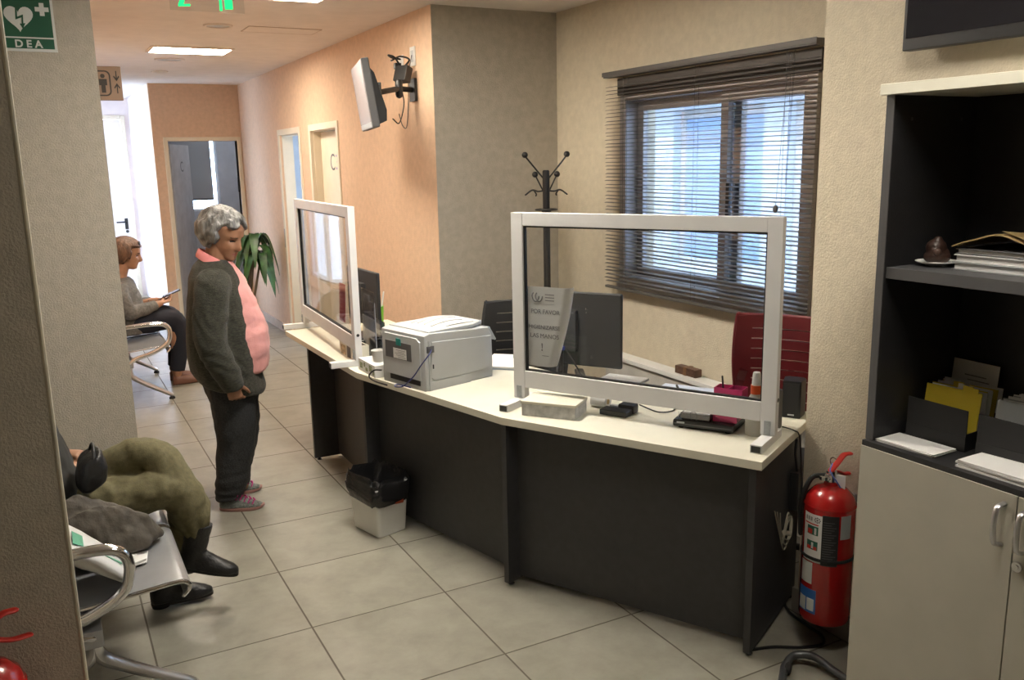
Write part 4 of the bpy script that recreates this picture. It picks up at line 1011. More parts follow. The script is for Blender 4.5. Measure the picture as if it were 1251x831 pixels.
# ================================================================== fire extinguishers
def patch(b, r, a0, a1, z0, z1, n=10):
    R0 = [[(r * math.cos(math.radians(a0 + (a1 - a0) * i / n)), r * math.sin(math.radians(a0 + (a1 - a0) * i / n)), z) for i in range(n + 1)] for z in (z0, z1)]
    R1 = [[(p[0] * .992, p[1] * .992, p[2]) for p in q] for q in R0]
    b.loft([R0[0] + R1[0][::-1], R0[1] + R1[1][::-1]])
def make_extinguisher(label, loc, rz):
    t = thing('fire_extinguisher', label, 'fire extinguisher', loc, rz, 'red fire extinguishers')
    r = .0885
    b = B(); b.lathe([(.001, .004), (.07, .0), (.084, .006), (r, .02), (r, .425), (.087, .44), (.078, .468), (.055, .492), (.026, .505), (.024, .515), (.001, .515)], n=48); b.build('cylinder', M['red'], t)
    b = B(); b.lathe([(r + .0002, .432), (r + .0012, .434), (r + .0012, .438), (r - .001, .442)], n=48); b.build('seam', M['red'], t)
    va = 221
    b = B(); patch(b, r + .0005, va - 62, va - 14, .24, .415); pl_ = b.build('white_label', M['paper'], t)
    b = B(); patch(b, r + .0012, va - 50, va - 22, .34, .372); patch(b, r + .0012, va - 50, va - 22, .285, .317); b.build('pictogram_ground', M['label_g'], pl_)
    b = B(); patch(b, r + .002, va - 48, va - 36, .343, .36, 4); b.build('pictogram_flame', M['red_p'], pl_); b = B(); patch(b, r + .002, va - 48, va - 38, .286, .298, 4); b.build('pictogram_flame', M['red_p'], pl_); b = B(); patch(b, r + .002, va - 32, va - 24, .286, .298, 4); b.build('pictogram_flame', M['red_p'], pl_); b = B(); patch(b, r + .0012, va - 58, va - 22, .377, .381); b.build('red_line', M['red_p'], pl_)
    b = B(); patch(b, r + .002, va - 31, va - 26, .343, .367, 4); patch(b, r + .002, va - 37, va - 32, .29, .312, 4); b.build('pictogram_bottle', M['sign_white'], pl_)
    b = B()
    for k in range(8):
        a = va - 25 + 6.0 * math.cos(k * PI / 4); patch(b, r + .0012, a - 1.6, a + 1.6, .397 + .0085 * math.sin(k * PI / 4) - .002, .397 + .0085 * math.sin(k * PI / 4) + .002, 3)
    patch(b, r + .0012, va - 27, va - 23, .394, .400, 3); b.build('emblem', M['ink'], pl_)
    b = B()
    for a in (-56, -49, -42): patch(b, r + .0012, va + a, va + a + 4.5, .39, .404, 3)
    b.build('lettering', M['ink_l'], pl_)
    b = B(); patch(b, r + .0005, va - 14, va + 22, .235, .42); bl = b.build('black_label', M['black_m'], t)
    b = B()
    for k in range(16):
        z = .262 + .0088 * k; patch(b, r + .0010, va - 11, va + 12 + 6 * math.sin(k * 2.1), z, z + .0022)
    b.build('fine_print', M['dgrey'], bl)
    b = B(); patch(b, r + .0005, va + 26, va + 52, .335, .42); b.build('grey_label', M['grey_p2'], t)
    b = B(); patch(b, r + .0005, va - 66, va - 32, .155, .235); b.build('inspection_tag', M['sign_white'], t)
    b = B(); patch(b, r + .0006, va - 72, va - 20, .045, .135); lb = b.build('blue_label', M['label_b'], t)
    b = B(); patch(b, r + .0013, va - 68, va - 46, .05, .10); patch(b, r + .0013, va - 42, va - 24, .055, .10); b.build('label_box', M['sign_white'], lb)
    b = B(); b.lathe([(r + .0005, .246), (r + .004, .248), (r + .004, .256), (r + .0005, .258)], n=48); b.build('strap', M['rubber'], t)
    b = B(); b.cyl((0, 0, .512), (0, 0, .555), .018); b.cyl((-.03, 0, .535), (.02, 0, .535), .012); b.lathe([(.001, 0), (.017, 0), (.017, .012), (.001, .012)], (-.035, 0, .53)); b.build('valve', M['chrome'], t)
    b = B(); b.tube(bez([(-.01, .0, .545), (.03, .01, .545), (.075, .015, .525), (.115, .02, .518)]), .011, 10, flat=.55); b.build('carry_handle', M['red_p'], t)
    b = B(); b.tube(bez([(-.005, 0, .556), (.025, .0, .578), (.055, .0, .602), (.085, .0, .602)]), .0125, 10, flat=.5); b.build('squeeze_lever', M['red_p'], t)
    b = B(); b.tube([(.03, .02 + .016 * math.cos(a), .575 + .016 * math.sin(a)) for a in [k * PI / 8 for k in range(16)]], .0018, 6, cyclic=True); b.build('pin_ring', M['chrome'], t)
    b = B(); b.tube(bez([(-.025, .01, .54), (-.055, .035, .53), (-.065, .06, .47), (-.055, .082, .40), (-.045, .086, .30)]), .009, 8); b.build('hose', M['rubber'], t)
    b = B(); b.box((.012, -.03, .51), (.004, .03, .07), R3('Z', .6), .001); b.build('paper_tag', M['paper'], t)
    b = B(); b.tube(bez([(.0, 0, .58), (-.02, -.01, .56), (-.012, -.03, .53), (.008, -.035, .50)]), .0022, 6); b.build('blue_tie', mat('blue_tie_plastic', (.10, .16, .5), .4), t)
    return t
X1 = make_extinguisher('red fire extinguisher on the right wall beside the desk end', (2.333, 2.035, .115), 0)
X2 = dup(X1, (-.235, 2.19, .14), math.radians(20), 'red fire extinguisher on the near left wall cut by the photo corner')
for xx, pos, sz in ((X1, (2.4235, 2.035, .50), (.004, .05, .12)),):
    pass
for nm, lb, c, d in (('extinguisher_bracket', 'steel wall bracket holding the extinguisher beside the desk', (2.432, 2.035, .52), (.016, .05, .10)), ('extinguisher_bracket', 'steel wall bracket holding the extinguisher on the near left wall', (-.235, 2.29, .545), (.05, .02, .10))):
    b = B(); b.box(c, d, None, .002); tag(b.build(nm, M['satin']), lb, 'bracket', 'extinguisher wall brackets')

# ================================================================== dark bookcase with greige doors
t = thing('bookcase', 'tall dark open bookcase with greige doors below by the right wall', 'bookcase', (2.24, 1.21, 0))
CX = 2.24; CYc = 1.21; Ya, Yb = .735, 1.688
def cm(b, x0, x1, y0, y1, z0, z1, bev=.0015): return b.mm(x0 - CX, x1 - CX, y0 - CYc, y1 - CYc, z0, z1, bev)
b = B(); cm(b, 2.07, 2.432, Yb - .026, Yb, .06, 1.903); b.build('side_panel', M['graphite_shade'], t)
b = B(); cm(b, 2.07, 2.432, Ya, Ya + .026, .06, 1.903); b.build('side_panel', M['graphite_shade'], t)
b = B(); cm(b, 2.0665, 2.0705, Yb - .0255, Yb - .0005, .93, 1.903, 0); b.build('edge_band', M['graphite_edge'], t); b = B(); cm(b, 2.0665, 2.0705, Ya + .0005, Ya + .0255, .93, 1.903, 0); b.build('edge_band', M['graphite_edge'], t)
b = B(); cm(b, 2.418, 2.430, Ya + .026, Yb - .026, .06, 1.903, 0); b.build('back_panel', M['graphite_shade'], t)
b = B(); cm(b, 2.052, 2.418, Ya + .001, Yb - .001, .905, .929); b.build('middle_board', M['graphite_shade'], t)
b = B(); cm(b, 2.07, 2.418, Ya + .026, Yb - .026, .06, .085); b.build('bottom_board', M['graphite_shade'], t)
b = B(); cm(b, 2.08, 2.43, Ya + .01, Yb - .01, 0, .06); b.build('plinth', M['graphite_shade'], t)
b = B(); cm(b, 2.045, 2.436, Ya - .008, Yb + .006, 1.903, 1.932, .002); b.build('top_board', M['top'], t)
b = B(); cm(b, 2.075, 2.418, Ya + .0265, Yb - .0265, 1.405, 1.437); b.build('shelf', M['graphite_edge'], t)
for z in (1.84, 1.5):
    pass
b = B()
for x in (2.14, 2.35):
    b.cyl((x - CX, Yb - .0262 - CYc, 1.84), (x - CX, Yb - .0275 - CYc, 1.84), .005, None, 10)
b.build('screw_cap', M['dgrey'], t)
for y0, y1, hy, lockf in ((1.214, Yb - .001, 1.245, False), (Ya + .001, 1.211, 1.185, True)):
    b = B(); cm(b, 2.048, 2.067, y0, y1, .065, .913, .0015); dr = b.build('door', M['greige'], t)
    b = B(); b.tube(bez([(2.048 - CX, hy - CYc, .885), (2.022 - CX, hy - CYc + .002, .875), (2.014 - CX, hy - CYc + .002, .83), (2.022 - CX, hy - CYc + .002, .785), (2.048 - CX, hy - CYc, .775)]), .0075, 10, flat=.7); b.build('handle', M['alu'], dr)
    if lockf: b = B(); b.cyl((2.048 - CX, 1.195 - CYc, .735), (2.040 - CX, 1.195 - CYc, .735), .013); b.cyl((2.040 - CX, 1.195 - CYc, .735), (2.038 - CX, 1.195 - CYc, .735), .006); b.build('lock', M['chrome'], dr)
# contents
t = thing('saucer', 'white saucer on the bookcase shelf under a brown figure', 'saucer', (2.205, 1.60, 1.4372))
b = B(); b.lathe([(.001, 0), (.028, 0), (.03, .003), (.052, .010), (.056, .0125), (.055, .0145), (.03, .007), (.001, .006)]); b.build('saucer', M['white_p'], t)
t = thing('figurine', 'small dark brown glazed ornament sitting on the white saucer', 'ornament', (2.205, 1.60, 1.4442))
b = B()
for c, r_, s_ in (((0, 0, .018), .036, (1, 1, .6)), ((0, .004, .043), .028, (1, 1, .9)), ((-.014, -.006, .03), .018, (1, 1, 1)), ((.012, -.012, .026), .016, (1, 1, 1)), ((0, 0, .066), .012, (1, 1, .8))): b.ball(c, r_, 12, s_)
remesh(b, 'figure', M['choc'], t, .003, 3)
b = B(); b.ball((-.024, -.018, .034), .010, 10, (1, 1, 1.1)); b.build('pale_face', mat('pale_brown', (.12, .07, .055), .4), t)
for i, (w, d, h, z0, m, rz_, lb) in enumerate(((.24, .30, .022, 0, M['grey_p2'], .0, 'bottom grey folder of the pile on the bookcase shelf'), (.235, .295, .02, .022, M['alu_white'], .02, 'second pale folder of the pile on the bookcase shelf'), (.23, .29, .016, .042, M['dgrey'], -.02, 'top dark folder of the pile on the bookcase shelf'))):
    t = thing('folder', lb, 'folder', (2.285, 1.375, 1.4372 + z0), rz_, 'folders lying on the bookcase shelf')
    b = B(); b.mm(-w / 2, w / 2, -d / 2, d / 2, 0, .003, .001); b.mm(-w / 2, w / 2, -d / 2, d / 2, h - .0035, h - .0005, .001); b.mm(w / 2 - .004, w / 2, -d / 2, d / 2, .003, h - .0035); b.build('cover', m, t)
    b = B(); b.mm(-w / 2 + .006, w / 2 - .006, -d / 2 + .005, d / 2 - .005, .0032, h - .0038); b.build('pages', M['paper'], t)
t = thing('envelope', 'bent manila envelope on top of the folders on the shelf', 'envelope', (2.285, 1.36, 1.4372 + .0585))
def ef(u, v):
    x = (u - .5) * .24; y = (v - .5) * .34; return (x, y, .004 + .028 * math.exp(-((v - .62) / .2) ** 2) + .012 * v - (.012 * max(0, (v - .85) / .15) ** 2) + .01 * (1 - u) * (1 - v))
b = B(); b.grid(ef, 12, 20, .003); b.build('envelope', M['manila'], t, 60)
b = B(); b.grid(lambda u, v: (ef(.02 + u * .3, .1 + v * .5)[0], ef(.3 * u, .1 + v * .5)[1], ef(.02 + .3 * u, .1 + v * .5)[2] + .003 + .006 * (1 - u)), 6, 10, .001); b.build('flap', M['manila'], t, 60)
def file_box(label, y0, y1, col, lean):
    t = thing('file_box', label, 'file box', (2.27, (y0 + y1) / 2, .9292), .10, 'black card file boxes')
    d = (y1 - y0) / 2
    b = B(); b.mm(-.085, .085, -d, d, 0, .004); b.prism([(-d, .004), (d, .004), (d, .125), (-d, .118)], -.085, -.081, Matrix(((0, 0, 1, 0), (1, 0, 0, 0), (0, 1, 0, 0), (0, 0, 0, 1)))); b.mm(.081, .085, -d, d, .004, .08); b.mm(-.081, .081, -d, -d + .003, .004, .05); b.mm(-.081, .081, d - .003, d, .004, .05)
    b.mm(-.0875, -.085, -d, d, .004, .045); b.build('tray', M['black_m'], t)
    for k in range(9):
        x = -.07 + .014 * k
        b = B(); b.box((x + lean * .3, (.004 if k % 2 else -.004), .08), (.0025, 2 * d - .014, .145), R3('Y', lean)); 
        if k < 6: b.box((x + lean * .3 + math.sin(lean) * .078, -d + .03 + .022 * k, .08 + .078), (.0025, .03, .014), R3('Y', lean))
        b.build('divider', col if k < 2 or k % 3 == 0 else M['paper'], t)
    return t
file_box('black card file box with yellow dividers in the bookcase', 1.468, 1.645, M['yellow'], .16)
file_box('black card file box with grey papers right of the yellow one', 1.235, 1.425, M['grey_p2'], .16)
t = thing('paper_sheet', 'printed white sheet standing up behind the yellow dividers', 'paper', (2.385, 1.58, .9292), -.05)
b = B(); b.box((0, 0, .105), (.0015, .15, .21), R3('Y', .10)); b.build('sheet', M['paper'], t)
b = B()
for k in range(6): b.box((-.0045 + .0 * k, -.02 + .01 * (k % 2), .10 + .014 * k), (.001, .07, .003), R3('Y', .10))
b.build('printed_text', M['ink_l'], t)
def sstack(label, x, y, w, d, h, rz):
    t = thing('paper_stack', label, 'papers', (x, y, .9292), rz, 'white paper stacks on the bookcase board')
    for k in range(4):
        b = B(); b.box((.002 * math.sin(k * 2), .003 * math.cos(k * 3), h / 4 * (k + .5)), (w, d, h / 4 * .9), R3('Z', .015 * math.sin(k * 2.2)), .0004); b.build('sheets', M['paper'], t)
sstack('thin white paper stack before the yellow file box', 2.125, 1.565, .10, .18, .010, .03)
sstack('white paper stack before the grey file box', 2.132, 1.27, .115, .26, .022, .02)

# ================================================================== cables and tube at the desk's right end
pp = A0 + d1_ * .034 - d1_ * .013
def SP(s, o, z): q = pp + n1 * s - d1_ * o; return (q.x, q.y, z)
t = thing('power_adapter', 'black power adapter fixed to the right side of the desk', 'adapter', SP(.44, .0008, .42), math.atan2(n1.y, n1.x))
b = B(); b.mm(-.03, .03, -.035, .0, 0, .15, .005); b.build('block', M['black'], t)
b = B(); b.tube(bez([(.0, -.02, .14), (-.02, -.02, .19), (-.03, -.018, .23), (-.02, -.018, .28)]), .005, 8); b.build('lead', M['black'], t)
b = B()
for k in range(3):
    b.tube(bez([Vector(SP(.20 + .02 * k, .012 + .004 * k, .49 - .01 * k)), Vector(SP(.26 + .01 * k, .016, .38)), Vector(SP(.31 + .02 * k, .02, .30 + .012 * k)), Vector(SP(.38, .018 + .004 * k, .34)), Vector(SP(.39 + .01 * k, .016, .395)), Vector(SP(.34, .02, .43 - .02 * k)), Vector(SP(.29 + .01 * k, .016, .33))]), .0028, 6)
b.tube([SP(.33, .013, .36), SP(.33, .03, .36)], .010, 8)
tag(b.build('cable_bundle', M['beige_cable']), 'beige coiled cables tied to the right side of the desk', 'cable')
b = B(); b.tube(bez([(2.085, 2.135, .006), (2.167, 2.110, .006), (2.25, 2.058, .006), (2.33, 2.035, .006), (2.375, 2.075, .006), (2.385, 2.15, .006), (2.40, 2.26, .006), (2.46, 2.36, .006)]), .0055, 8)
tag(b.build('floor_cable', M['black']), 'black cable looping over the floor beside the desk end', 'cable')
t = thing('bent_tube', 'grey bent metal tube lying on the floor by the bookcase', 'tube', (0, 0, 0))
b = B(); b.tube(bez([(1.86, 1.76, .016), (1.95, 1.86, .016), (2.06, 1.955, .016), (2.10, 1.985, .02), (2.155, 1.997, .035), (2.20, 1.95, .04), (2.21, 1.87, .026), (2.22, 1.80, .016), (2.24, 1.72, .016)], 10), .0135, 14); b.build('tube', M['tube_grey'], t)
b = B(); b.tube([(2.085, 1.965, .016), (2.11, 1.985, .018)], .0155, 14); b.build('joint', M['rubber'], t)

# ================================================================== waiting benches
def make_bench(label, loc, n, pitch, arm_x, zs):
    """local: seats run along +y from 0, front edge at x = 0, looking towards +x"""
    t = thing('waiting_bench', label, 'bench', loc, 0, 'steel waiting benches')
    ln = n * pitch
    for k in range(n):
        y0, y1 = k * pitch + .02, (k + 1) * pitch - .02
        prof = [(-.02, zs - .045), (-.004, zs - .03), (0, zs - .014), (-.012, zs), (-.05, zs + .004), (-.25, zs - .012), (-.40, zs - .02), (-.445, zs - .005), (-.46, zs + .03)]
        pr_ = bez([(x, 0, z) for x, z in prof], 5)
        b = B(); b.grid(lambda u, v: (pr_[round(u * (len(pr_) - 1))].x, y0 + (y1 - y0) * v, pr_[round(u * (len(pr_) - 1))].z), len(pr_) - 1, 6, .006); s_ = b.build('seat', M['satin'], t, 60)
        for yy in (y0, y1):
            b = B(); b.tube([(p.x, yy, p.z - .003) for p in pr_], .007, 8); b.build('edge_trim', M['chrome'], s_)
        bp_ = bez([(-.47, 0, zs + .06), (-.49, 0, zs + .16), (-.53, 0, zs + .30), (-.575, 0, zs + .40), (-.60, 0, zs + .42)], 5)
        b = B(); b.grid(lambda u, v: (bp_[round(u * (len(bp_) - 1))].x, y0 + (y1 - y0) * v, bp_[round(u * (len(bp_) - 1))].z), len(bp_) - 1, 6, .006); s_ = b.build('backrest', M['satin'], t, 60)
        for yy in (y0, y1):
            b = B(); b.tube([(p.x, yy, p.z) for p in bp_], .007, 8); b.build('edge_trim', M['chrome'], s_)
        b = B(); b.box((-.30, (y0 + y1) / 2, zs - .05), (.05, .30, .05), None, .004); b.tube(bez([(-.30, (y0 + y1) / 2, zs - .05), (-.46, (y0 + y1) / 2, zs - .04), (-.50, (y0 + y1) / 2, zs + .1), (-.54, (y0 + y1) / 2, zs + .25)]), .02, 10, flat=.6); b.build('bracket', M['alu'], t)
    b = B(); b.box((-.30, ln / 2, zs - .105), (.06, ln + .06, .06), None, .006); b.build('beam', M['satin'], t)
    for y in (-.012, ln + .012):
        pts = bez([(-.46, y, zs + .165), (arm_x - .22, y, zs + .178), (arm_x - .07, y, zs + .178), (arm_x - .012, y, zs + .15), (arm_x, y, zs + .09), (arm_x - .03, y, zs + .02), (arm_x - .13, y, zs - .035), (arm_x - .25, y, zs - .07), (-.30, y, zs - .10)], 8)
        b = B(); b.tube(pts, .022, 12, flat=.8); b.build('armrest', M['chrome'], t, 60)
    for y in (.06, ln - .06):
        b = B(); b.tube(bez([(-.30, y, zs - .12), (-.29, y, zs - .20), (-.22, y, .16), (-.02, y, .035)], 6), [.036 - .0007 * i for i in range(19)], 12, flat=.7)
        b.tube(bez([(-.30, y, zs - .12), (-.31, y, zs - .20), (-.38, y, .16), (-.50, y, .035)], 6), [.036 - .0007 * i for i in range(19)], 12, flat=.7); lg = b.build('leg', M['alu'], t)
        b = B()
        for x in (-.015, -.505): b.lathe([(.001, 0), (.022, 0), (.022, .012), (.012, .018), (.012, .035), (.001, .036)], (x, y, 0), 14)
        b.build('foot_glide', M['rubber'], lg)
    return t
NB = make_bench('steel waiting bench beside the near wall holding the coat and bag', (.30, 2.84, 0), 2, .52, -.175, .42)
FB = make_bench('steel waiting bench beyond the column with seated woman and chrome armrest', (.765, 6.965, 0), 2, .56, .005, .425)
# things lying on the near bench
t = thing('carrier_bag', 'white bag with green print leaning on the near bench seat', 'bag', (.0, 3.0, .0))
def bagp(u, v):
    # u up the slope, v along y
    x = .128 - .275 * u; z = .435 + .215 * u + .012 * math.sin(v * 5 + u * 4); y = -.14 + .23 * v
    return x, y, z
b = B()
rings = []
for i in range(13):
    u = i / 12; th = .028 * math.sin(PI * (.12 + .8 * u)) + .006; ring = []
    for j in range(24):
        a = 2 * PI * j / 24; v = .5 + .5 * math.copysign(abs(math.cos(a)) ** .6, math.cos(a)); w_ = math.copysign(abs(math.sin(a)) ** .7, math.sin(a)) * th
        x, y, z = bagp(u, v); k_ = .004 * noise.noise(Vector((x * 30, y * 30, z * 30)))
        ring.append((x + (w_ + k_) * .6, y, z + (w_ + k_) * .8 + .012))
    rings.append(ring)
b.loft(rings); b.build('bag', mat('white_polythene', (.74, .75, .76), .3, var=.03), t, 60)
b = B()
def bq(u0, u1, v0, v1):
    o = []
    for q in ((u0, v0), (u0, v1), (u1, v1), (u1, v0)):
        x, y, z = bagp(*q); th = .028 * math.sin(PI * (.12 + .8 * q[0])) + .006; o.append(Vector((x + (th + .003) * .6, y, z + (th + .003) * .8 + .012)))
    c = [p + Vector((-.0006, 0, -.0008)) for p in o]; b.loft([c, o])
bq(.12, .42, .18, .24); bq(.52, .62, .25, .7); bq(.70, .75, .3, .8); bq(.80, .84, .3, .6); bq(.2, .3, .34, .40)
b.build('green_print', mat('bag_green_print', (.10, .36, .24), .4), t)
t = thing('paper_tissue', 'crumpled white tissue on the near bench seat beside the bag', 'tissue', (.155, 3.08, .4305))
b = B(); b.prism([(-.05, -.05), (.035, -.035), (.05, .06), (.005, .075)], 0, .004); b.prism([(-.045, -.045), (.03, -.03), (.012, .06)], .004, .012, R3('Z', .2).to_4x4()); b.build('tissue', M['paper'], t)
# ================================================================== people
def lerp_tab(tab, z):
    for a, b_ in zip(tab[:-1], tab[1:]):
        if a[0] <= z <= b_[0]:
            t = (z - a[0]) / (b_[0] - a[0]); t = t * t * (3 - 2 * t) * .5 + t * .5
            return [x + (y - x) * t for x, y in zip(a[1:], b_[1:])]
    return list(tab[-1][1:] if z > tab[-1][0] else tab[0][1:])
HEAD = [(-.114, .062, .018, .012), (-.106, .078, -.012, .032), (-.088, .086, -.04, .047), (-.062, .088, -.062, .058), (-.035, .089, -.078, .066), (0, .088, -.090, .072), (.03, .094, -.097, .075), (.06, .091, -.097, .075), (.085, .074, -.087, .066), (.103, .046, -.062, .046), (.114, .012, -.024, .016)]
def add_head(b, Mh, fat=1.0):
    nz, na = 44, 56; rings = []
    for i in range(nz + 1):
        z = -.114 + .228 * i / nz; f, bk, w = lerp_tab(HEAD, z); w *= fat
        ring = []
        for j in range(na):
            a = 2 * PI * j / na; ca, sa = math.cos(a), math.sin(a); cx = (f + bk) / 2; rx = (f - bk) / 2
            x = cx + math.copysign(abs(ca) ** .9, ca) * rx; y = math.copysign(abs(sa) ** .95, sa) * w
            if ca > 0:
                nb = math.exp(-(y / .0125) ** 2)
                if z < .02: x += nb * .034 * max(0, 1 - abs(z + .026) / .05) ** .8 if z > -.042 else nb * .012 * max(0, 1 - (-.042 - z) / .01)
                x -= .011 * math.exp(-((abs(y) - .031) / .015) ** 2 - ((z - .004) / .012) ** 2)
                x += .006 * math.exp(-((abs(y) - .03) / .02) ** 2 - ((z - .026) / .008) ** 2)
                x += .006 * math.exp(-(y / .02) ** 2 - ((z + .058) / .006) ** 2) + .005 * math.exp(-(y / .018) ** 2 - ((z + .070) / .006) ** 2) - .004 * math.exp(-(y / .022) ** 2 - ((z + .064) / .003) ** 2)
                x += .007 * math.exp(-((abs(y) - .04) / .02) ** 2 - ((z + .03) / .022) ** 2)
                x += .006 * math.exp(-(y / .02) ** 2 - ((z + .098) / .012) ** 2)
            ring.append(Mh @ Vector((x, y, z)))
        rings.append(ring)
    b.loft(rings)
    for s in (-1, 1):
        bb = B(); bb.ball((-.006, s * .074 * fat, -.008), .03, 10, (.55, .28, 1.0)); bb.xf(Mh)
        me = bpy.data.meshes.new('e'); bb.bm.to_mesh(me); bb.bm.free(); b.bm.from_mesh(me)
    return b
def face_class(Mh):
    mi = Mh.inverted()
    def f(c):
        p = mi @ Vector(c)
        if p.x > .055 and abs(p.y) < .055 and -.1 < p.z < .05:
            ay = abs(p.y)
            if abs(ay - .031) < .013 and abs(p.z - .002) < .0035: return 2
            if .014 < ay < .05 and abs(p.z - .024 + .10 * max(0, ay - .035)) < .0032: return 3
            if ay < .022 and abs(p.z + .064) < .0065 * (1 - (ay / .026) ** 2): return 1
        return 0
    return f
def add_hand(b, W, d, n, s, curls=(.5, .55, .6, .65), L=1.0, thumb=.5):
    """W wrist, d hand direction, n where the palm faces, s thumb side"""
    W, d, n, s = Vector(W), Vector(d).normalized(), Vector(n).normalized(), Vector(s).normalized()
    rings = []
    for t, hw, th in ((-.02, .024, .019), (0, .026, .018), (.03, .035, .016), (.06, .041, .0145), (.088, .040, .012)):
        c = W + d * t * L; rings.append([c + s * hw * L * math.cos(a) + n * th * L * math.sin(a) for a in [2 * PI * k / 16 for k in range(16)]])
    b.loft(rings)
    for off, ln, cu in zip((.030, .010, -.010, -.029), (.070, .078, .072, .058), curls):
        p = W + d * .078 * L + s * off * L; pts = [p]; a = .15
        for fr in (.45, .32, .25):
            a += cu; dd = d * math.cos(a) + n * math.sin(a) + s * off * 1.2
            p = p + dd.normalized() * ln * fr * L; pts.append(p)
        b.tube(pts, [.0092 * L, .0088 * L, .0080 * L, .0066 * L], 10)
    p = W + d * .018 * L + s * .022 * L; pts = [p]
    for k, (dx, sx_, nx_) in enumerate(((.55, .75, .3), (.8, .35, .35 + thumb * .4), (.85, .05, .3 + thumb * .6))):
        p = p + (d * dx + s * sx_ + n * nx_).normalized() * (.036, .032, .026)[k] * L; pts.append(p)
    b.tube(pts, [.013 * L, .0115 * L, .0098 * L, .0075 * L], 10)
    return b
def folds(amp, fx, fz, amp2=0, seed=0.0):
    def f(p):
        q = noise.noise(Vector((p.x * fx + seed, p.y * fx, p.z * fz + seed)))
        r = noise.noise(Vector((p.x * fx * 2.7 + seed, p.y * fx * 2.7 + 3, p.z * fz * 2.4)))
        return amp * q + amp2 * r
    return f
def add_hair(b, Mh, rfun, n=26):
    rings = []
    for i in range(1, n):
        ph = PI * i / n; ring = []
        for j in range(2 * n):
            a = 2 * PI * j / (2 * n); d = Vector((math.sin(ph) * math.cos(a), math.sin(ph) * math.sin(a), -math.cos(ph)))
            ring.append(Mh @ (Vector((-.005, 0, .0)) + d * rfun(d, a, ph)))
        rings.append(ring)
    return b.loft(rings)
def make_shoe(parent, xh, xt, y, toe_out=0.0, up=0.0):
    """sneaker: heel at xh, toe at xt"""
    ln = xt - xh
    Ms = TR(xh, y, up) @ RZ(toe_out)
    def outline(k, z, sc):
        o = []
        for i in range(28):
            a = 2 * PI * i / 28; ca, sa = math.cos(a), math.sin(a); x = ln / 2 + ca * ln / 2 * sc; w = (.036 + .010 * (x / ln)) * (1 - .25 * max(0, x / ln - .75) / .25)
            o.append(Ms @ Vector((x, math.copysign(abs(sa) ** .8, sa) * w * sc, z + (.012 * max(0, (x / ln - .75) / .25) ** 2))))
        return o
    b = B(); b.loft([outline(0, 0, .95), outline(0, .004, 1.0), outline(0, .013, 1.01), outline(0, .017, .97)]); so = b
    sh = B(); rings = []
    for x, w, h in ((.004, .018, .055), (.02, .031, .078), (.06, .036, .083), (.10, .036, .078), (.135, .038, .066), (.17, .040, .050), (.205, .036, .040), (.23, .026, .032), (.245, .010, .022)):
        x = x / .25 * ln; rings.append([Ms @ Vector((x, w * math.cos(a) * (1 if math.sin(a) < 0 else 1 - .25 * math.sin(a)), .020 + max(-.004, (h - .02) * math.sin(a)))) for a in [2 * PI * k / 20 for k in range(20)]])
    sh.loft(rings); s_ = remesh(sh, 'shoe', M['sneaker'], parent, .005, 3)
    so.build('sole', M['sole'], s_, 50)
    lc = B()
    for k in range(5):
        x = (.10 + .022 * k) / .25 * ln; z = .084 - .0085 * k - (.006 if k == 0 else 0)
        lc.tube(bez([Ms @ Vector((x, -.026, z - .018)), Ms @ Vector((x + .008, -.008, z + .003)), Ms @ Vector((x, .012, z + .002)), Ms @ Vector((x + .008, .026, z - .018))]), .0034, 6)
    for s in (-1, 1): lc.tube(bez([Ms @ Vector((.40 * ln, 0, .084)), Ms @ Vector((.38 * ln, s * .02, .100)), Ms @ Vector((.45 * ln, s * .034, .088)), Ms @ Vector((.42 * ln, s * .03, .07))]), .003, 6)
    lc.build('laces', M['lace'], s_)
    return s_

# ------------------------------------------------------------------ standing woman
W1 = thing('person', 'person with grey hair standing at the desk in dark cardigan and pink polo shirt', 'person', (.812, 4.578, 0), math.radians(-14))
Mh = TR(-.005, 0, 1.408) @ RZ(math.radians(-36)) @ RY(math.radians(20))
b = B(); add_head(b, Mh, 1.06)
b.tube([(-.035, 0, 1.38), (-.05, 0, 1.28), (-.06, 0, 1.20)], [.058, .058, .07], 16)
b.loft([fring(1.24, -.13, .02, .10), fring(1.20, -.15, .05, .16), fring(1.05, -.15, .10, .17), fring(.9, -.16, .14, .18), fring(.75, -.16, .12, .18), fring(.62, -.14, .09, .16)])
for s in (-1, 1):
    b.tube([(-.06, s * .16, 1.19), (-.085, s * .235, .95), (-.03, s * .24, .74), (-.012, s * .235, .69)], [.05, .042, .034, .027], 12)
    b.tube([(-.03, s * .085, .66), (-.03, s * .09, .36), (-.075, s * .09, .07)], [.085, .055, .038], 12)
    b.ball((-.05, s * .095, .045), .035, 8, (1.6, .9, .8))
add_hand(b, (-.012, -.235, .70), (.20, .04, -1), (.25, 1, .1), (1, -.1, .2), (.75, .8, .8, .85), .92)
add_hand(b, (-.012, .235, .70), (.20, -.04, -1), (.25, -1, .1), (1, .1, .2), (.5, .5, .55, .6), .92)
remesh(b, 'body', [M['skin_d'], M['lip'], M['eye'], M['brow']], W1, .0045, 2, None, face_class(Mh))
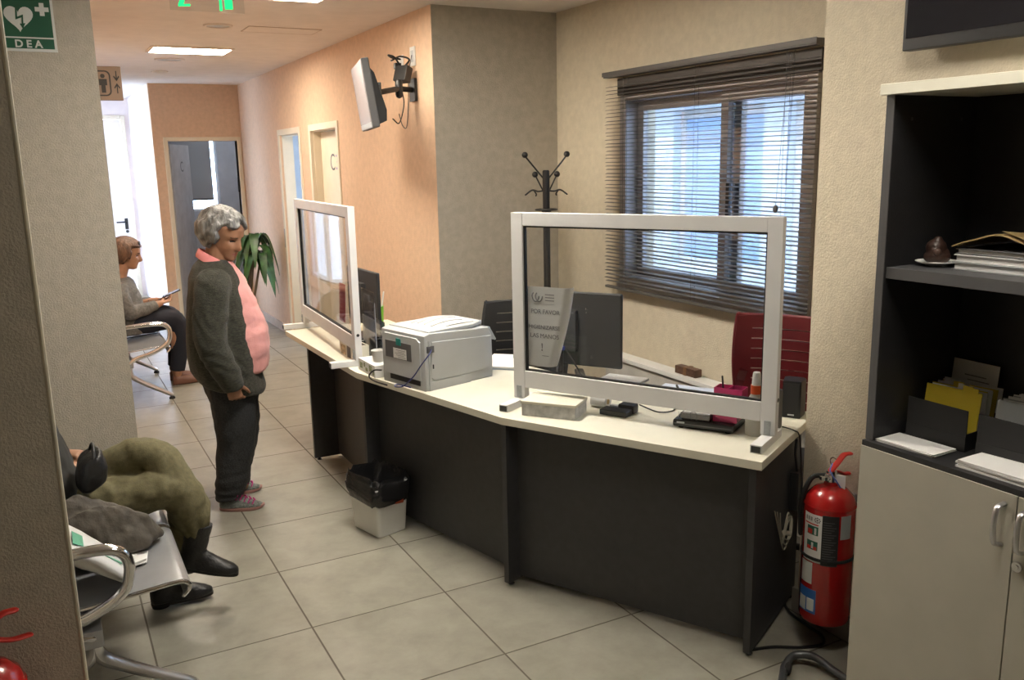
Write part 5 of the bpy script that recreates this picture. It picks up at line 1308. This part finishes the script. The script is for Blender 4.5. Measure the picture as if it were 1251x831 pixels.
def hair1(d, a, ph):
    # d.x front; window of the face pushed inside the head
    front = d.x; r = .122 + .012 * d.z - .006 * abs(d.y)
    r += .022 * max(0, -d.x) * (1 - max(0, -d.z - .2))
    wv = noise.noise(Vector((d.x * 2.2, d.y * 2.2, d.z * 2.2 + 4)))
    r += .011 * noise.noise(Vector((d.x * 4, d.y * 4, d.z * 3))) + .0035 * math.sin(a * 9 + 7 * d.z + 8 * wv) + .0018 * math.sin(a * 31 + 9 * d.z + 12 * wv)
    lim = .40 + .06 * math.sin(d.z * 9 + 2) + .12 * noise.noise(d * 5)
    top = .60 + .10 * math.sin(a * 5 + 1) + .14 * noise.noise(d * 6) - .25 * max(0, d.y)
    face = max(0, min(1, (front - lim) / .10)) * max(0, min(1, (top - d.z) / .14))
    if front > .02 and d.z < -.32: face = max(face, min(1, (front - .02) / .25) * min(1, (-d.z - .32) / .2))
    low = max(0, min(1, (-d.z - .74 + .05 * math.sin(a * 6)) / .10))
    return r * (1 - .62 * face) * (1 - .5 * low)
b = B(); add_hair(b, Mh @ TR(-.004, 0, .012), hair1, 40); remesh(b, 'hair', M['hair_g'], W1, .005, 2)
# pink polo shirt
b = B()
b.loft([fring(1.285, -.115, .015, .072), fring(1.25, -.135, .040, .125), fring(1.20, -.155, .072, .165), fring(1.10, -.165, .118, .178), fring(1.0, -.17, .152, .185), fring(.92, -.18, .176, .19), fring(.84, -.18, .182, .19), fring(.765, -.17, .172, .185), fring(.725, -.165, .158, .182), fring(.715, -.15, .14, .17)])
remesh(b, 'polo_shirt', M['polo'], W1, .008, 4, folds(.007, 9, 16, .003))
b = B()
def col(z, r, dx, tilt): return [Vector((-.052 + dx + r * 1.08 * math.cos(a), r * math.sin(a), z + tilt * math.cos(a))) for a in [2 * PI * k / 32 for k in range(32)]]
b.loft([col(1.298, .074, .0, -.042), col(1.308, .070, .0, -.044), col(1.302, .080, .004, -.048), col(1.262, .100, .012, -.060), col(1.252, .102, .013, -.062), col(1.255, .096, .012, -.058), col(1.285, .080, .004, -.048)], cap=False)
pc = b.build('collar', M['polo_c'], W1, 60)
b = B(); b.box((.060, 0, 1.165), (.012, .034, .12), R3('Y', -.38), .003); b.build('placket', M['polo_c'], W1)
# trousers
b = B()
b.loft([fring(.80, -.175, .12, .175), fring(.70, -.18, .125, .185), fring(.62, -.165, .12, .182), fring(.57, -.15, .10, .165)])
for s, fx in ((-1, -.002), (1, .012)):
    b.tube(bez([(-.03 + fx, s * .085, .66), (-.022 + fx, s * .09, .55), (-.022 + fx, s * .092, .38), (-.05 + fx, s * .093, .22), (-.072 + fx, s * .095, .10), (-.07 + fx, s * .095, .062)], 4), [.118, .116, .113, .110, .108, .106, .104, .102, .098, .095, .092, .089, .086, .083, .080, .077, .076, .074, .073, .073, .074], 20, round_end=False)
def jf(p):
    k = max(0, 1 - p.z / .3); return folds(.008, 8, 10, .003, 4.0)(p) + k * .010 * noise.noise(Vector((p.x * 6, p.y * 6, p.z * 38)))
remesh(b, 'trousers', M['jeans'], W1, .007, 3, jf)
# cardigan: body and two sleeves in one piece
b = B()
b.loft([fring(1.295, -.128, .005, .078, tilt=-.10), fring(1.262, -.165, .032, .148, tilt=-.08), fring(1.21, -.188, .058, .198, p=2.4), fring(1.10, -.205, .085, .214, p=2.7), fring(1.0, -.217, .100, .22, p=2.8), fring(.9, -.226, .112, .226, p=2.8), fring(.8, -.232, .122, .232, p=2.6), fring(.72, -.226, .128, .236, tilt=-.12), fring(.665, -.205, .142, .232, tilt=-.24), fring(.640, -.19, .135, .225, tilt=-.28)])
for s in (-1, 1):
    b.tube(bez([(-.055, s * .135, 1.225), (-.07, s * .205, 1.14), (-.09, s * .252, .95), (-.062, s * .262, .83), (-.015, s * .246, .725), (-.005, s * .24, .675)], 4), [.072, .080, .086, .086, .085, .084, .083, .082, .081, .080, .078, .076, .073, .070, .066, .062, .058, .055, .052, .049, .047], 18, round_end=False)
def cf(p):
    fr = max(0, p.x - .0); k = folds(.006, 6, 7, .003, 9.0)(p)
    if abs(p.y) > .2: k += .0022 * math.sin(p.z * 60 + p.x * 40 + 9 * noise.noise(Vector((p.x * 8, p.y * 4, p.z * 6))))
    return k
remesh(b, 'cardigan', M['jacket'], W1, .0075, 3, cf)
make_shoe(W1, -.135, .095, -.105, math.radians(-8)); make_shoe(W1, -.155, .075, .115, math.radians(6))

# ------------------------------------------------------------------ seated woman far bench (origin on the floor below her hips)
W2 = thing('person', 'person in grey sweater seated on the far bench holding a phone', 'person', (.545, 7.56, 0), 0)
Mh = TR(.035, 0, 1.085) @ RZ(math.radians(-6)) @ RY(math.radians(14))
b = B(); add_head(b, Mh, 1.0); b.tube([(.0, 0, 1.02), (-.03, 0, .93), (-.05, 0, .88)], [.052, .052, .07], 14)
b.loft([fring(.90, -.13, .02, .09), fring(.85, -.16, .06, .16), fring(.72, -.16, .09, .16), fring(.60, -.16, .09, .155), fring(.48, -.16, .08, .17)])
for s in (-1, 1):
    b.tube([(-.06, s * .145, .835), (-.02, s * .215, .65), (.17, s * .13, .67), (.235, s * .10, .685)], [.05, .042, .036, .026], 12)
    b.tube([(-.04, s * .09, .55), (.34, s * .085, .54), (.31, s * .085, .10)], [.085, .06, .04], 12); b.ball((.34, s * .085, .05), .035, 8, (1.7, .9, .8))
add_hand(b, (.235, -.10, .688), (1, .45, .12), (0, .5, 1), (-.2, 1, 0), (.35, .4, .5, .6), .92)
add_hand(b, (.235, .10, .688), (1, -.45, .12), (0, -.5, 1), (-.2, -1, 0), (.3, .35, .4, .5), .92)
remesh(b, 'body', [M['skin'], M['lip'], M['eye'], M['brow']], W2, .0055, 3, None, face_class(Mh))
def hair2(d, a, ph):
    r = .122 + .012 * d.z + .012 * max(0, -d.x) + .002 * math.sin(a * 22 + 4 * d.z)
    face = max(0, min(1, (d.x - .38 + .5 * max(0, d.z - .2)) / .12)) * max(0, min(1, (.55 - d.z) / .12))
    if d.x > .0 and d.z < -.35: face = max(face, min(1, d.x / .2) * min(1, (-d.z - .35) / .15))
    return r * (1 - .6 * face) * (1 - .5 * max(0, min(1, (-d.z - .8) / .1)))
b = B(); add_hair(b, Mh @ TR(-.004, 0, .008), hair2, 32); remesh(b, 'hair', M['hair_b'], W2, .006, 2)
b = B()
for s in (-1, 1): b.ball(Mh @ Vector((.072, s * .032, .098)), .024, 10, (.5, 1, .8)); b.tube([Mh @ Vector((.065, s * .055, .098)), Mh @ Vector((.0, s * .084, .055)), Mh @ Vector((-.04, s * .086, .02))], .003, 6)
b.tube([Mh @ Vector((.08, -.02, .10)), Mh @ Vector((.08, .02, .10))], .003, 6); b.build('sunglasses', M['black'], W2)
b = B(); b.loft([fring(.905, -.12, .03, .085), fring(.87, -.165, .06, .155), fring(.80, -.185, .09, .195), fring(.70, -.19, .115, .20), fring(.60, -.19, .125, .20), fring(.50, -.185, .12, .205), fring(.462, -.175, .11, .20)])
for s in (-1, 1): b.tube(bez([(-.06, s * .14, .845), (-.055, s * .205, .76), (-.01, s * .235, .655), (.08, s * .19, .655), (.19, s * .125, .675)], 4), [.062, .066, .068, .068, .068, .067, .066, .065, .063, .061, .058, .055, .052, .049, .046, .043, .040], 16, round_end=False)
remesh(b, 'sweater', M['sweater'], W2, .008, 3, folds(.010, 9, 13, .004, 2.0))
b = B(); b.loft([fring(.462, -.17, .10, .18), fring(.53, -.17, .10, .18), fring(.58, -.15, .07, .15)])
for s in (-1, 1): b.tube(bez([(-.05, s * .09, .548), (.15, s * .09, .55), (.315, s * .085, .545), (.365, s * .085, .45), (.345, s * .085, .28), (.315, s * .085, .12)], 4), [.105, .104, .102, .100, .098, .094, .090, .086, .082, .078, .076, .074, .072, .070, .068, .066, .064, .063, .062, .061, .060], 16, round_end=False)
remesh(b, 'trousers', M['navy'], W2, .008, 3, folds(.006, 9, 9))
for s in (-1, 1):
    b = B(); b.loft([[Vector((.27 + x, s * .085 + w * math.cos(a), .028 + max(-.028, h * math.sin(a)))) for a in [2 * PI * k / 18 for k in range(18)]] for x, w, h in ((0, .022, .05), (.03, .033, .06), (.09, .037, .055), (.15, .04, .04), (.20, .036, .03), (.235, .018, .02))]); remesh(b, 'shoe', M['brown_l'], W2, .006, 2)
t = thing('phone', 'dark phone held by the seated person in the grey sweater', 'phone', (.545 + .335, 7.56, .745), 0)
b = B(); b.box((0, 0, 0), (.145, .074, .009), R3('Y', -.35), .003); b.build('case', M['black'], t); b = B(); b.box((-.0018, 0, .005), (.13, .066, .001), R3('Y', -.35)); b.build('display', M['screen'], t)

# ------------------------------------------------------------------ seated woman near bench, left leg crossed over the right
W3 = thing('person', 'person in olive trousers and black boots seated on the near bench with crossed legs', 'person', (.0, 3.55, 0), 0)
Mh = TR(-.215, 0, 1.13) @ RY(math.radians(6))
b = B(); add_head(b, Mh); b.tube([(-.235, 0, 1.06), (-.225, 0, .98), (-.19, 0, .92)], [.053, .053, .07], 14)
b.loft([fring(.94, -.25, -.11, .09), fring(.88, -.25, -.08, .16), fring(.75, -.19, -.03, .16), fring(.6, -.14, .02, .16), fring(.48, -.12, .04, .165)])
hipR, kneeR, ankR = Vector((-.05, -.09, .535)), Vector((.375, -.08, .515)), Vector((.29, .025, .10))
hipL, kneeL, ankL = Vector((-.05, .10, .55)), Vector((.29, -.03, .63)), Vector((.405, -.098, .30))
for h, k, a in ((hipR, kneeR, ankR), (hipL, kneeL, ankL)): b.tube([h, k, a], [.068, .048, .034], 12)
for s in (-1, 1): b.tube([(-.17, s * .14, .86), (-.11, s * .215, .68), (-.07, s * .12, .68), (-.03, s * .05, .67 if s < 0 else .695)], [.05, .042, .034, .026], 12)
add_hand(b, (-.03, -.05, .67), (.75, .65, -.05), (.1, .2, -1), (-.6, .75, 0), (.5, .5, .55, .6), .92)
add_hand(b, (-.03, .06, .695), (.8, -.55, .0), (.1, -.2, -1), (-.4, -.9, 0), (.4, .4, .5, .5), .92)
remesh(b, 'body', [M['skin'], M['lip'], M['eye'], M['brow']], W3, .0055, 3, None, face_class(Mh))
b = B(); add_hair(b, Mh @ TR(-.004, 0, .008), hair2, 30); remesh(b, 'hair', M['hair_b'], W3, .006, 2)
b = B(); b.loft([fring(.985, -.265, -.145, .062), fring(.955, -.275, -.12, .11), fring(.92, -.28, -.085, .165), fring(.84, -.255, -.04, .195), fring(.72, -.200, .0, .20), fring(.6, -.152, .04, .20), fring(.50, -.132, .055, .20), fring(.465, -.125, .05, .19)])
for s in (-1, 1): b.tube(bez([(-.18, s * .13, .885), (-.16, s * .20, .79), (-.11, s * .225, .685), (-.08, s * .15, .68), (-.05, s * .08, .672 if s < 0 else .695)], 4), [.064, .068, .070, .070, .070, .069, .068, .067, .065, .063, .060, .057, .054, .051, .048, .045, .043], 16, round_end=False)
remesh(b, 'jacket', M['dark_jkt'], W3, .008, 3, folds(.008, 9, 13, .003))
b = B(); b.loft([fring(.452, -.115, .06, .175), fring(.53, -.12, .07, .17), fring(.58, -.11, .06, .15)])
b.tube(bez([hipL, (.09, .06, .572), (.215, .005, .650), (.292, -.03, .652), (.350, -.065, .535), (.395, -.092, .42), (.402, -.098, .335)], 4), [.092, .091, .090, .089, .088, .086, .084, .081, .079, .076, .073, .071, .071, .072, .074, .077, .080, .082, .082, .081, .078, .073, .066, .056, .048], 20, round_end=True)
b.tube(bez([hipR, (.16, -.10, .532), (.335, -.088, .522), (.392, -.06, .42), (.365, -.015, .28), (.295, .022, .19)], 4), [.090, .089, .088, .086, .084, .081, .078, .076, .075, .075, .076, .077, .078, .078, .077, .075, .071, .067, .060, .054, .048], 20, round_end=True)
def of(p):
    k = folds(.006, 9, 9, .003, 6.0)(p)
    g = math.exp(-((p - Vector((.405, -.095, .35))).length / .07) ** 2) + math.exp(-((p - Vector((.29, .02, .2))).length / .07) ** 2)
    k += .005 * math.sin(26 * p.x + 40 * p.y + 6 * noise.noise(p * 7)) * max(0, min(1, (.72 - p.z) / .1)) * .6; an = math.atan2(p.y + .097, p.x - .41); k += g * .0035 * math.sin(an * 9)
    k += .003 * math.sin(38 * (p.x * .8 + p.z * .5) + 5 * noise.noise(p * 9)) * max(0, min(1, (p.x - .1) / .1))
    return k
remesh(b, 'trousers', M['olive'], W3, .0065, 2, of)
def boot(M4):
    """local: ankle column at the origin, toe along +x, sole at z = -.10"""
    b = B()
    b.loft([[M4 @ Vector((-.012 + rx * math.cos(a), ry * math.sin(a), z)) for a in [2 * PI * k / 20 for k in range(20)]] for z, rx, ry in ((-.06, .05, .036), (-.02, .048, .037), (.03, .050, .042), (.075, .055, .048), (.092, .056, .049))])
    b.loft([[M4 @ Vector((x, w * math.cos(a), -.088 + max(-.006, h * math.sin(a)))) for a in [2 * PI * k / 20 for k in range(20)]] for x, w, h in ((-.068, .012, .04), (-.055, .030, .07), (-.02, .036, .085), (.03, .036, .075), (.075, .040, .052), (.115, .041, .040), (.145, .034, .030), (.168, .018, .018), (.174, .006, .010))])
    o = remesh(b, 'boot', M['boot'], W3, .005, 3, folds(.003, 22, 34))
    b = B(); b.loft([[M4 @ Vector((x, y, z)) for x, y in [(.053 + .121 * math.cos(a), (.036 + .004 * math.cos(a)) * math.copysign(abs(math.sin(a)) ** .8, math.sin(a))) for a in [2 * PI * k / 26 for k in range(26)]]] for z in (-.104, -.093)]); b.box((0, 0, 0), (.001, .001, .001)) if False else None
    b.build('sole', M['rubber'], o)
    b = B(); b.loft([[M4 @ Vector((-.03 + rx * math.cos(a), ry * math.sin(a), z)) for a in [2 * PI * k / 18 for k in range(18)]] for z, rx, ry in ((-.118, .034, .028), (-.103, .038, .033))]); b.build('heel', M['rubber'], o)
boot(TR(.408, -.098, .285) @ RZ(math.radians(-20)) @ RY(math.radians(14)))
boot(TR(.29, .025, .118) @ RZ(math.radians(-4)))
# black bag on her lap
t = thing('handbag', 'black handbag with chrome clasp on the lap of the person in olive trousers', 'handbag', (.062, 3.345, .640), .12)
b = B(); b.loft([[Vector((rx * math.copysign(abs(math.cos(a)) ** .7, math.cos(a)), ry * .8 * math.copysign(abs(math.sin(a)) ** .7, math.sin(a)), z + .02 * math.cos(a))) for a in [2 * PI * k / 24 for k in range(24)]] for z, rx, ry in ((.0, .035, .08), (.01, .05, .10), (.06, .05, .105), (.10, .042, .10), (.112, .03, .09))]); remesh(b, 'pouch', M['boot'], t, .006, 2, folds(.006, 16, 20))
b = B(); b.tube(bez([(0, -.07, .09), (.01, -.04, .14), (.015, .02, .145), (.005, .068, .09)]), .006, 8); b.build('handle', M['black'], t)
b = B(); b.ball((.02, .02, .112), .012, 10, (1.5, 1, .8)); b.build('clasp', M['chrome'], t)
# taupe coat lying on the bench in front of her
t = thing('coat', 'crumpled taupe coat lying on the near bench beside the olive trousers', 'coat', (.10, 3.205, .447), 0)
b = B()
rings = []
for i in range(15):
    u = i / 14; x = -.20 + .34 * u; ht = .065 + .125 * math.sin(PI * min(1, .25 + .75 * u) ) * (1 - .2 * u); wd = .082 + .012 * math.sin(u * 5)
    if i in (0, 14): ht *= .3; wd *= .6
    rings.append([Vector((x + .03 * math.cos(a), .0 - .02 * u + wd * math.cos(a), (.004 if math.sin(a) < 0 else .004 + ht * math.sin(a) * (1 + .18 * math.sin(a * 5 + u * 7))))) for a in [2 * PI * k / 26 for k in range(26)]])
b.loft(rings)
remesh(b, 'fabric', M['coat'], t, .006, 2, folds(.010, 14, 9, .006, 1.5))

# ================================================================== potted plant in the corridor
t = thing('potted_plant', 'tall leafy pot plant against the corridor wall behind the standing person', 'plant', (1.755, 9.22, 0))
b = B(); b.lathe([(.001, 0), (.10, 0), (.105, .01), (.14, .26), (.15, .265), (.15, .30), (.135, .30), (.13, .26), (.001, .26)]); b.build('pot', M['pot'], t)
b = B(); b.lathe([(.001, .262), (.129, .262), (.129, .27), (.06, .28), (.001, .282)]); b.build('soil', M['soil'], t)
random.seed(11); stems = []
for k, (dx, dy, h) in enumerate(((.125, 0, 1.0), (.10, .04, .90), (.15, -.04, .84))):
    b = B(); b.tube(bez([(dx * .5, dy * .5, .27), (dx * .9, dy * .9, h * .6), (dx * 1.4, dy * 1.4, h)]), [.015 - .0003 * i for i in range(17)], 10); stems.append((b.build('stem', M['stem'], t), Vector((dx * 1.4, dy * 1.4, h))))
for st, top in stems:
    for k in range(8):
        a = k * 2.4 + random.random() * .5; le = .40 + .14 * random.random(); lift = .04 + .20 * random.random(); w = .042 + .010 * random.random(); d = Vector((math.cos(a), math.sin(a), 0)); e = Vector((-d.y, d.x, 0)); z0 = -.10 + .012 * k
        reach = min(1.0, (.41 - top.x) / max(.01, d.x * le * .75)) if d.x > .05 else 1.0
        def lf(u, v):
            s = u * le; x = s * .75 * reach * (1 - .25 * u); z = z0 + lift * math.sin(min(1, u * 1.7) * PI / 2) - .55 * max(0, u - .25) ** 1.5 * (.6 + le)
            ww = w * math.sin(PI * (.08 + .92 * u) ** .8) ** .8 if u < 1 else 0.0005
            c = top + d * (.01 + x) + Vector((0, 0, z)); q = (v - .5) * 2
            return c + e * (q * max(ww, .0006)) + Vector((0, 0, -.010 * (1 - abs(q)) + .006))
        b = B(); b.grid(lf, 14, 4, .0008); b.build('leaf', M['leaf'], t, 70)
# ================================================================== camera, light, view
cam = bpy.data.cameras.new('camera'); co = bpy.data.objects.new('camera', cam); COL.objects.link(co)
pitch, roll, yaw, f = 0.20212, -0.020417, 0.48857, 1069.9
fw = Vector((math.sin(yaw) * math.cos(pitch), math.cos(yaw) * math.cos(pitch), -math.sin(pitch)))
rt = Vector((math.cos(yaw), -math.sin(yaw), 0)); up = rt.cross(fw)
c_, s_ = math.cos(roll), math.sin(roll)
r2, u2 = rt * c_ + up * s_, up * c_ - rt * s_
co.matrix_world = Matrix(((r2.x, u2.x, -fw.x, 0), (r2.y, u2.y, -fw.y, 0), (r2.z, u2.z, -fw.z, 1.75), (0, 0, 0, 1)))
cam.sensor_fit = 'HORIZONTAL'; cam.sensor_width = 36; cam.lens = 36 * f / 1251; cam.clip_start = .02; cam.clip_end = 100
SC.camera = co

wd = bpy.data.worlds.new('sky'); SC.world = wd; wd.use_nodes = True
bg = wd.node_tree.nodes['Background']; bg.inputs[0].default_value = (0.66, 0.80, 1.0, 1); bg.inputs[1].default_value = 15.0

sl = bpy.data.lights.new('sun', 'SUN'); sl.energy = 10.0; sl.angle = math.radians(3); sl.color = (.86, .93, 1.0)
so_ = bpy.data.objects.new('sun', sl); COL.objects.link(so_); so_.rotation_euler = Vector((.56, -.10, -.82)).to_track_quat('-Z', 'Y').to_euler()
SC.view_settings.view_transform = 'Standard'; SC.view_settings.look = 'None'
SC.view_settings.exposure = 0.0; SC.view_settings.gamma = 1.0; SC.view_settings.use_curve_mapping = False
cy = SC.cycles
cy.use_denoising = True; cy.max_bounces = 8; cy.diffuse_bounces = 5; cy.glossy_bounces = 4; cy.transparent_max_bounces = 24; cy.transmission_bounces = 4
cy.sample_clamp_indirect = 6.0; cy.caustics_reflective = False; cy.caustics_refractive = False
